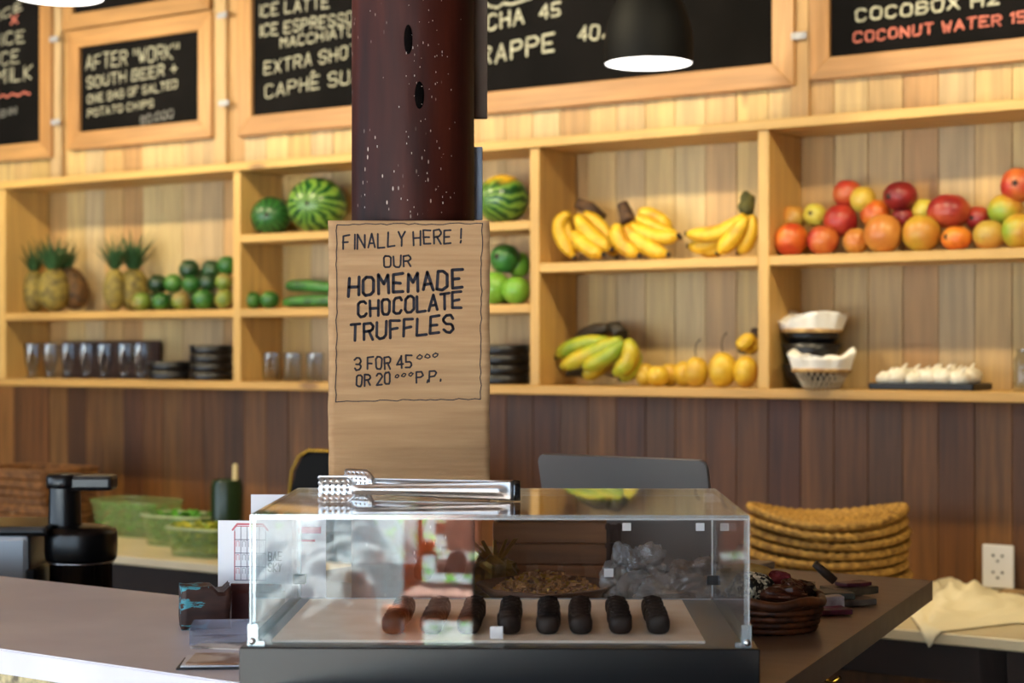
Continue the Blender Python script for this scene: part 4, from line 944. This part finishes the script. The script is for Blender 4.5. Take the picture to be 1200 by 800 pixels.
for ci, px in enumerate(cols_):
    for r in range(6):
        Y = 2.072+r*.0275; X = (px-600)/2000*2.06 + (r*.0008)
        if t0 is None: o = truffle_mesh().build('truffle', CHOC); t0 = o
        else: o = clone(t0)
        o.location = (X+rg.uniform(-.0012, .0012), Y, EYE+FZ+BH+.0032); o.rotation_euler = (0, 0, rg.uniform(-.12, .12)+(.12 if ci == 6 else 0))
        tag(o, 'dark chocolate truffle, %s from the front in the %s row' % (od[r], rnk[ci]), 'truffle', 'dark chocolate truffles in the case')
m = MB(); m.box((0, 0, .0075), (.0155, .004, .015), .0005); q = P(582, 740, 2.04)
tag(m.build('price_tag', WHITEP, loc=(q.x, 2.035, EYE+FZ+BH+.0032)), 'small blank white tag in front of the truffles', 'tag')

# tongs on the case
TZ = EYE-.193+.0005
tg = thing('serving_tongs', 'stainless steel serving tongs with perforated heads lying on the case', 'tongs', (0, 0, 0))
tx = lambda px, Y: (px-600)/2000*Y
end = Vector((tx(602, 2.165), 2.175, TZ)); tg.location = end
def arm(px0, Yh, yo, nm, ex):
    a = Vector((tx(px0, Yh), Yh, TZ))-end; d = a.copy(); L_ = d.length; ux = d.normalized(); m = MB()
    # ux points from the bend to the head; width is vertical
    def sec(u, v):
        w_ = .0125 - .0070*u; c_ = ux*(L_*u); zz = .0135 + (.001*u); vv = (v-.5)*2
        rib = .0022*(1-min(1, abs(vv)/.55)**2)*(1 if .05 < u < .96 else 0)
        nrm = Vector((-ux.y, ux.x, 0)); nrm = nrm if nrm.y < 0 else -nrm
        return c_ + Vector((0, 0, zz+vv*w_)) + nrm*(rib - .0012*abs(vv)**3)*(1 if yo < 0 else -1) + Vector((0, .006*ex, 0))
    m.grid(sec, 40, 12); return m.build(nm, STEEL, tg, solid=.0012), a, ux
def head(a, ux, Wd, Hh, yo, nh, nv, flip=1):
    m = MB(); nu, nv_ = nh*3+1, nv*3+1; V = {}
    nrm = Vector((-ux.y, ux.x, 0)); nrm = nrm if nrm.y < 0 else -nrm; nrm *= flip
    for i in range(nu+1):
        for j in range(nv_+1):
            u, v = i/nu, j/nv_; r = 1-.18*max(0, (.2-u)/.2) ; sc_ = (.25+.75*min(1, u/.25)**.6)
            bow = .007*(1-(2*v-1)**2) ; scal = .0022*abs(math.sin(v*nv*PI)) if i == nu else 0
            V[i, j] = m.bm.verts.new(a + ux*(Wd*u-.006+scal) + Vector((0, 0, .0145 + (v-.5)*Hh*sc_)) + nrm*(-bow*.8*(1 if u > .1 else .5)))
    for i in range(nu):
        for j in range(nv_):
            if i % 3 == 1 and j % 3 == 1 and i > 3 and i < nu-1 and 0 < j < nv_-1: continue
            m.bm.faces.new((V[i, j], V[i+1, j], V[i+1, j+1], V[i, j+1])).smooth = True
    return m.build('perforated_head', STEEL, tg, solid=.0009)
_, a, ux = arm(412, 2.185, -1, 'arm', -.5); head(a, ux, .048, .034, -1, 6, 5)
_, a, ux = arm(434, 2.295, 1, 'arm', .5); head(a, ux, .046, .034, 1, 6, 5, -1)
m = MB(); 
def bend(u, v):
    t = -PI/2 + PI*u; return Vector((.008*math.cos(t)-.0, .0065*math.sin(t), .001+.0255*v))
m.grid(bend, 16, 3); m.build('spring_bend', base('dark_steel', '#6b6f75', .25, 1), tg, solid=.0014)

# leaflets, cards and block at the left of the case
def on_counter(px, py): Y = .392*2000/(py-410); return Vector(((px-600)/2000*Y, Y, EYE+FZ))
cp = P(302, 650, 2.47); cw_, ch = .118, .100
PAPW = base('white_card', '#eef0f6', .6)
cd_ = thing('postcard', 'white card with a drawing of a building beside the case', 'card', (cp.x, cp.y, EYE+FZ+.045), -.12)
m = MB(); m.box((0, 0, ch/2), (cw_, .0012, ch)); m.build('card_sheet', PAPW, cd_)
m = MB()
def ln(pts, mi, wd): m.mi = mi; strokes(m, [pts], wd, -.0012)
bx, bz, bw, bh = -.034, .014, .046, .078
for zz in (0, .25, .5, .75, 1): ln([(bx, bz+bh*zz), (bx+bw, bz+bh*zz)], 0 if zz < .8 else 1, .0012)
for xx in (0, .2, .4, .6, .8, 1): ln([(bx+bw*xx, bz), (bx+bw*xx, bz+bh*(1 if .1 < xx < .9 else .93))], 0, .0010)
for zz in (.12, .37, .62):
    for xx in (.1, .3, .5, .7, .9): ln([(bx+bw*xx-.002, bz+bh*zz), (bx+bw*xx-.002, bz+bh*(zz+.1)), (bx+bw*xx+.002, bz+bh*(zz+.1)), (bx+bw*xx+.002, bz+bh*zz)], 0 if xx != .1 else 1, .0007)
ln([(bx-.003, bz+bh*.93), (bx+.004, bz+bh+.003), (bx+bw-.004, bz+bh+.003), (bx+bw+.003, bz+bh*.93)], 1, .0028); ln([(bx, bz), (bx, bz+bh*.9)], 1, .0016)
m.mi = 2; write(m, 'BAE', (.016, .043), (.036, .043), .012, .0017, -.0012, .02); write(m, 'SKY', (.016, .027), (.036, .027), .012, .0017, -.0012, .02)
m.build('print', [base('print_grey', '#7c7c8a', .7), base('print_red', '#c8707c', .7), base('print_slate', '#2c3038', .7)], cd_, normals=False)['kind'] = 'stuff'
MAR = base('maroon_block', '#4a1c18', .5)
m = MB(); m.box((0, 0, .0225), (.075, .03, .045), .003); m.box((0, .009, .05), (.075, .008, .02), .001); m.box((0, -.009, .049), (.075, .006, .012), .001)
tag(m.build('card_holder', MAR, loc=(cp.x+.0, cp.y, EYE+FZ), rz=-.12), 'maroon slotted block holding the building card', 'card holder')
c2 = P(340, 640, 2.62); m = MB(); m.box((0, 0, .0), (.115, .0012, .148))
c2 = thing('white_leaflet', 'taller white leaflet with a red band behind the building card', 'leaflet', (c2.x, 2.60, EYE+FZ), -.05)
m = MB(); m.box((0, 0, .086), (.115, .0015, .172)); m.build('leaflet_sheet', PAPW, c2); m = MB(); m.box((.030, -.0012, .118), (.04, .0006, .010)); m.box((.026, -.0012, .102), (.03, .0006, .003)); m.build('red_band', base('rose_print', '#c9506a', .7), c2)
m = MB(); m.box((0, .02, .003), (.11, .05, .006), .001); m.box((0, .008, .03), (.11, .003, .06)); m.build('leaflet_stand', ACRYL, c2)
# carved block
p = on_counter(240, 734); R_ = random.Random(2)
bk = thing('painted_wood_block', 'rough dark wood block with turquoise painted streaks left of the case', 'block', p, .25)
def bfn(d): return 1+.10*noise.noise(d*1.7+Vector((3, 1, 2)))
m = MB(); t = bmesh.new(); bmesh.ops.create_cube(t, size=1); bmesh.ops.subdivide_edges(t, edges=t.edges[:], cuts=7, use_grid_fill=True)
for v in t.verts:
    d = v.co.copy(); w2 = noise.noise(d*2.3+Vector((5, 5, 5)))*.08 if d.z > -.49 else 0; v.co = Vector((d.x*.068*(1+w2), d.y*.05*(1+w2), (d.z+.5)*.060*(1+w2*.8)))
    if d.z > .3 and abs(d.x-.32) < .1: v.co.z -= .008
m.merge(t, None, True)
def turq():
    mm = base('rough_painted_wood', '#3a1c12', .6); N, L, b_ = NT(mm); n = N.new('ShaderNodeTexNoise'); n.inputs['Scale'].default_value = 26; n.inputs['Detail'].default_value = 5; L.new(coords(N, L, (.7, 1, 2.2), False), n.inputs['Vector'])
    tc = N.new('ShaderNodeTexCoord'); sx = N.new('ShaderNodeSeparateXYZ'); L.new(tc.outputs['Object'], sx.inputs[0]); g = ramp(N, L, sx.outputs['X'], [(.0, 0.0), (.001, 0.0)])
    lt = N.new('ShaderNodeMath'); lt.operation = 'LESS_THAN'; L.new(sx.outputs['X'], lt.inputs[0]); lt.inputs[1].default_value = .004
    st = ramp(N, L, n.outputs['Fac'], [(.50, 0.0), (.52, 1.0), (.57, 1.0), (.59, 0.0)]); mu = N.new('ShaderNodeMath'); mu.operation = 'MULTIPLY'; L.new(st, mu.inputs[0]); L.new(lt.outputs[0], mu.inputs[1])
    x = N.new('ShaderNodeMix'); x.data_type = 'RGBA'; L.new(mu.outputs[0], x.inputs[0]); L.new(ramp(N, L, n.outputs['Fac'], [(.3, '#26110c'), (.7, '#4a2618')]), x.inputs[6]); x.inputs[7].default_value = lin('#4596a6'); L.new(x.outputs[2], b_.inputs['Base Color']); return mm
m.build('block', turq(), bk)
# plastic tray and brochures
p = on_counter(262, 750); pt = thing('plastic_tray', 'clear plastic open box with curved side left of the case', 'box', p, .1)
m = MB(); LIL = clear('frosted_plastic', (.85, .87, .93, 1), .06, .2, .30, '#c9cde0')
m.box((0, 0, .001), (.085, .07, .002)); m.box((-.042, 0, .012), (.0015, .07, .022)); m.box((0, .035, .012), (.085, .0015, .022)); m.box((.042, 0, .012), (.0015, .07, .022))
m.grid(lambda u, v: Vector((-.042+.084*u, -.035, .002+v*(.018-.012*math.sin(PI*u)))), 16, 1); m.build('box_shell', LIL, pt)
IMG = mottled('leaflet_print', '#e9e6e0', '#3a2a24', 22, .4, 4, lo=.42, hi=.55); IMG2 = mottled('leaflet_print_brown', '#8a5c38', '#d8cfc4', 18, .4, 3, lo=.45, hi=.6)
BKV = base('dark_leaflet', '#1c1d24', .4)
for i, (lb, mt, dx, dy, rz) in enumerate((('lowest dark-edged brochure on the white counter', BKV, 0, 0, .05), ('middle white brochure of the small pile', PAPW, .004, .004, .08), ('top brochure with brown picture of the small pile', IMG2, .012, .002, .02), )):
    p = on_counter(266, 778); m = MB(); m.box((0, 0, 0), (.10, .075, .0022), .0004); tag(m.build('brochure', mt, loc=p+Vector((dx-.008, dy, .0012+i*.0026)), rz=rz), lb, 'brochure', 'brochures left of the case')
p = on_counter(292, 757); m = MB(); m.box((0, 0, 0), (.07, .05, .002), .0004); tag(m.build('brochure', IMG, loc=p+Vector((-.035, 0, .0012)), rz=-.2), 'black and white brochure between the pile and the plastic box', 'brochure', 'brochures left of the case')

# ================================================================== ON THE WOODEN WING
def wing(px, Y): return Vector(((px-600)/2000*Y, Y, EYE+FZ))
BARK = mottled('bark_chips', '#8a5430', '#c8985c', 60, .45); GOLD = base('gold_foil', '#b8913a', .3, .7); DBR = mottled('dark_bowl_wood', '#4a2e1c', '#6b4428', 30, .5, sc3=(.3, 1, 1))
wb = thing('bark_bowl', 'wide wooden bowl of crumbly brown chips seen through the case', 'bowl', wing(640, 2.60))
m = MB(); m.lathe([(0, 0), (.05, 0), (.085, .016), (.105, .034), (.101, .036), (.08, .02), (.045, .008), (0, .008)], 40, wob=lambda t, z: 1+.05*math.sin(3*t)+.03*math.sin(7*t)); m.build('bowl_body', DBR, wb)
rg = random.Random(21); m = MB()
for i in range(520):
    r = .082*math.sqrt(rg.random()); t = rg.uniform(0, 6.28); x, y = r*math.cos(t), r*math.sin(t); z_ = .020+.032*(1-(r/.085)**2)*rg.random()+.006; a = Matrix.Rotation(rg.uniform(0, 3), 3, 'Z') @ Matrix.Rotation(rg.uniform(0, 3), 3, 'X')
    m.mi = rg.choice([0, 0, 0, 1]); m.box((x, y, z_), (rg.uniform(.004, .009), rg.uniform(.003, .006), .0022), rot=a)
o = m.build('chips', [BARK, GOLD], wb); o['kind'] = 'stuff'
p = wing(590, 2.66); lv = thing('foil_pouch', 'gold foil and cellophane pouch beside the chip bowl', 'pouch', wing(577, 2.70), .5)
def crumple(m, c, r, seed, amp=.3, fr=1.6, seg=24, ring=16):
    m.ball(c, r, seg, ring, lambda d: 1+amp*noise.noise(d*fr+Vector((seed, seed*.7, 0)))+amp*.9*(.25-abs(noise.noise(d*fr*2.2+Vector((0, seed, seed)))))+amp*.45*(.2-abs(noise.noise(d*fr*5+Vector((seed, 0, seed))))), smooth=False)
m = MB(); crumple(m, (0, 0, .034), (.05, .024, .034), 4, .35); m.build('pouch_body', [mottled('olive_foil', '#6e5a26', '#a88a3c', 30, .35, metal=.5)], lv)
m = MB()
for i in range(7): a = i*.5-1.4; m.quad((math.sin(a)*.012, 0, .06), (math.sin(a)*.012+.01, .002, .062), (math.sin(a)*.045+.004, .004, .092), (math.sin(a)*.045-.002, .002, .09))
m.build('pouch_top', GOLD, lv, solid=.0008)
# crate
p = wing(645, 2.88); cr = thing('wooden_crate', 'small brown wooden crate with a slotted end behind the chip bowl', 'crate', p, -.05)
CRW = wood('crate_wood', ['#a8703f', '#986238'], 'x', .5, knots=False, fine=50, vary=.25)
W, D, H = .19, .085, .105
for k in range(3): m = MB(); m.box((0, -D/2, .018+k*.035), (W, .006, .033), .001); m.build('slat', CRW, cr); m = MB(); m.box((0, D/2, .018+k*.035), (W, .006, .033), .001); m.build('slat', CRW, cr)
m = MB(); m.box((-W/2+.003, 0, H/2), (.006, D-.006, H), .001); m.build('end_board', CRW, cr)
m = MB(); m.box((W/2+.020, -D/2, H/2), (.006, .008, H)); m.box((W/2+.002, -D/2, H/2), (.006, .008, H)); 
for k in range(4): m.box((W/2+.011, -D/2, .006+k*.031), (.028, .008, .008))
m.box((W/2+.011, -D/2+.012, H/2), (.026, .004, H-.01)); m.build('slotted_end', mottled('dark_crate_wood', '#3a2216', '#4c2e1e', 30, .6), cr)
m = MB(); write(m, 'TRUFFLES', (.0, .090), (.075, .090), .008, .0016, -D/2-.0034, .1); m.bm.free()
m = MB(); m.box((0, 0, .003), (W-.012, D-.012, .004)); m.build('crate_floor', CRW, cr)
# bags
for i, (px, Y, r, sd, lb) in enumerate(((745, 2.58, (.040, .030, .052), 2, 'tall crumpled clear bag left of the heap of bags'), (790, 2.52, (.055, .035, .030), 5, 'low wide crumpled clear bag in front of the heap'), (815, 2.66, (.060, .035, .036), 9, 'crumpled clear bag with tan contents behind the others'), (842, 2.50, (.030, .028, .028), 12, 'small crumpled clear bag by the rear corner of the case'))):
    g = thing('plastic_bag', lb, 'bag', wing(px, Y), i*.4, 'crumpled clear bags behind the case'); m = MB(); crumple(m, (0, 0, r[2]*.9), r, sd, .55, 1.7, 44, 30)
    for v in m.bm.verts: v.co.z = max(v.co.z, .0008)
    m.build('film', BAGP, g)
    m = MB(); crumple(m, (0, 0, r[2]*.62), (r[0]*.72, r[1]*.7, r[2]*.5), sd+3, .25, 1.5, 16, 10)
    for v in m.bm.verts: v.co.z = max(v.co.z, .002)
    m.build('contents', mottled('bag_contents', '#a8906a' if i == 2 else '#8c8a84', '#6a5a44' if i == 2 else '#b0b0ae', 30, .8), g)
# brown basket at the right of the case
WK = mottled('dark_wicker', '#74401f', '#3c2010', 40, .45); p = on_counter(908, 742)
p = Vector(((903-600)/2000*2.38, 2.40, EYE+FZ)); bs = thing('brown_basket', 'dark brown woven basket right of the display case', 'basket', p)
R = .072; H = .040
for k in range(5):
    m = MB(); zz = .006+k*.0085; N_ = 48; m.tube([((R*(.8+.2*(zz/H)**.6)+(.0022 if (j+k) % 2 else -.0022))*math.cos(2*PI*j/N_), (R*(.8+.2*(zz/H)**.6)+(.0022 if (j+k) % 2 else -.0022))*math.sin(2*PI*j/N_), zz) for j in range(N_+1)], .0052, 6); m.build('woven_strand', WK, bs)
m = MB(); m.lathe([(0, .001), (R*.8, .001), (R*.8, .005), (0, .005)], 32); m.build('basket_base', WK, bs)
m = MB(); m.tube([(R*1.03*math.cos(t), R*1.03*math.sin(t), H+.004+.003*math.sin(5*t)) for t in [2*PI*j/40 for j in range(41)]], .007, 8); m.build('rim', WK, bs)
SEED = base('speckled_seeds', '#2a2820', .5); N, L, b_ = NT(SEED); vo = N.new('ShaderNodeTexVoronoi'); vo.inputs['Scale'].default_value = 260; L.new(coords(N, L, (1, 1, 1), False), vo.inputs['Vector']); L.new(ramp(N, L, vo.outputs['Color'], [(.45, '#17150f'), (.5, '#5c5440'), (.85, '#d8ceb0')]), b_.inputs['Base Color'])
m = MB(); crumple(m, (0, 0, 0), (.036, .020, .024), 7, .15); q = p+Vector((-.026, -.012, .056)); 
tag(m.build('seed_bag', SEED, loc=q), 'bag of black and white speckled seeds in the brown basket', 'bag')
m = MB(); crumple(m, (0, 0, 0), (.044, .016, .026), 8, .15); tag(m.build('tan_pouch', mottled('tan_pouch', '#c8a45a', '#a8823c', 25, .6), loc=p+Vector((-.034, .026, .064)), rot=(.15, -.1, 0)), 'tan paper pouch behind the speckled seed bag', 'pouch')
m = MB(); crumple(m, (0, 0, 0), (.018, .014, .014), 11, .2); tag(m.build('red_pouch', base('dark_red_fabric', '#6a1420', .7), loc=p+Vector((.018, .022, .066))), 'small dark red pouch on top of the brown basket', 'pouch')
for i, (dx, dy, dz, r, lb) in enumerate(((.012, -.020, .052, (.038, .02, .013), 'glossy brown packet filling the front of the basket'), (.050, .018, .052, (.026, .02, .014), 'dark brown flap-like packet at the right rim of the basket'), (.034, .0, .060, (.02, .016, .010), 'shiny brown wrapper in the middle of the basket'))):
    m = MB(); crumple(m, (0, 0, 0), r, 14+i, .3, 2.2); tag(m.build('brown_packet', base('brown_wrapper', '#4a2414' if i != 1 else '#241510', .3), loc=p+Vector((dx, dy, dz)), rz=i), lb, 'packet', 'brown packets in the basket')
# packets pile
PK = [('magenta wallet-like packet lowest in front of the pile', '#7c1f4a', 960, 2.53, .085, .05, .008, .004, .25), ('grey packet under the top one of the pile', '#6f675c', 985, 2.62, .095, .055, .010, .005, .35), ('grey-green packet second from top of the pile', '#4c5048', 965, 2.62, .085, .05, .010, .0155, .1),
      ('dull olive packet on top of the pile', '#6a5f48', 995, 2.66, .080, .045, .012, .0165, .45), ('purple-red packet at the middle of the pile', '#5a2432', 1000, 2.66, .05, .03, .006, .0260, .5), ('crumpled pale foil packet in front of the pile', '#b8b4b8', 976, 2.56, .03, .02, .018, .0130, .2)]
for i, (lb, c_, px, Y, w_, d_, h_, z_, rz) in enumerate(PK):
    m = MB(); m.box((0, 0, 0), (w_, d_, h_), .002, seg=2); bmesh.ops.subdivide_edges(m.bm, edges=[e_ for e_ in m.bm.edges if e_.calc_length() > .02], cuts=4, use_grid_fill=True)
    for v in m.bm.verts: v.co.z += .0015*noise.noise(v.co*60+Vector((i, 0, 0)))
    tag(m.build('packet', mottled('packet_%d' % 0, c_, '#2a241e', 30, .45, lo=.45, hi=.75), loc=wing(px, Y)+Vector((0, 0, z_+.002)), rz=rz), lb, 'packet', 'packets piled on the wooden counter')
m = MB(); m.tube([(0, 0, 0), (-.014, .0, .012), (-.032, .0, .028)], [.007, .0075, .006], 10); tag(m.build('rolled_tube', base('dark_roll', '#3a2c22', .5), loc=wing(978, 2.72)+Vector((0, 0, .024))), 'short dark rolled tube leaning up from the packet pile', 'tube')

# ================================================================== OUTSIDE, BEHIND THE CAMERA (seen only as reflections)
PAVE = mottled('pale_paving', '#c4cdd0', '#a9b4ba', 3, .8)
m = MB(); m.box((-3, -9.3, .01), (16, 14, .04)); struct(m.build('trim_9', PAVE)).name = 'floor_outside'
OR = base('orange_wood', '#c86e30', .5); PKC = base('pink_cushion', '#dcae9e', .8); TARP = base('bluish_tarpaulin', '#d5e6ec', .6)
ch_ = thing('orange_chair', 'orange wooden chair with pink cushions outside the opening', 'chair', (-.36, -2.75, .03), .12)
for (x, y) in ((-.25, .2), (.25, .2), (-.25, -.2), (.25, -.2)):
    m = MB(); m.box((x, y, .25 if y > 0 else .48), (.075, .05, .50 if y > 0 else .96), .004); m.build('leg', OR, ch_)
m = MB(); m.box((0, 0, .46), (.5, .40, .03), .004); m.build('seat', OR, ch_)
m = MB(); m.box((0, .0, .51), (.44, .38, .07), .02, seg=2); m.build('seat_cushion', PKC, ch_)
m = MB(); m.box((0, -.165, .76), (.30, .06, .36), .02, seg=2); m.build('back_cushion', PKC, ch_)
for zz in (.68, .90): m = MB(); m.box((0, -.205, zz), (.43, .02, .06), .004); m.build('back_slat', OR, ch_)
for k, (x, y, sx_, sy_, sz_, rz_) in enumerate(((-.95, -3.0, .30, .16, .34, .5), (-1.05, -3.9, .42, .2, .40, -.5), (-1.9, -3.2, .6, .3, .5, .9))):
    m = MB(); m.ball((0, 0, sz_*.8), (sx_, sy_, sz_), 40, 28, lambda d: 1+.25*noise.noise(d*2+Vector((k, 0, 0)))+.22*(.25-abs(noise.noise(d*4+Vector((0, k, 0))))), smooth=True)
    for v in m.bm.verts: v.co.z = max(v.co.z, .0)
    tag(m.build('covered_bundle', TARP, loc=(x, y, .03), rz=rz_), ('bluish white tarpaulin bundle nearest the opening, outside', 'larger bluish white tarpaulin bundle behind the nearest one, outside', 'bluish white tarpaulin bundle at the far left, outside')[k], 'tarpaulin', 'tarpaulin bundles outside')
m = MB()
rg = random.Random(1)
for i in range(260):
    p = Vector((rg.gauss(0, .28), rg.gauss(0, .2), rg.uniform(.05, .75))); l = .09; d = Vector((rg.uniform(-1, 1), rg.uniform(-1, 1), rg.uniform(0, 1))).normalized()*l; e_ = d.cross(Vector((0, 0, 1)))*.3
    m.quad(p, p+d*.5+e_, p+d, p+d*.5-e_)
tag(m.build('green_shrub', base('shrub_green', '#7fc03c', .6), loc=(-.62, -4.6, .03), normals=False), 'low bright green shrub outside beyond the chair', 'shrub')
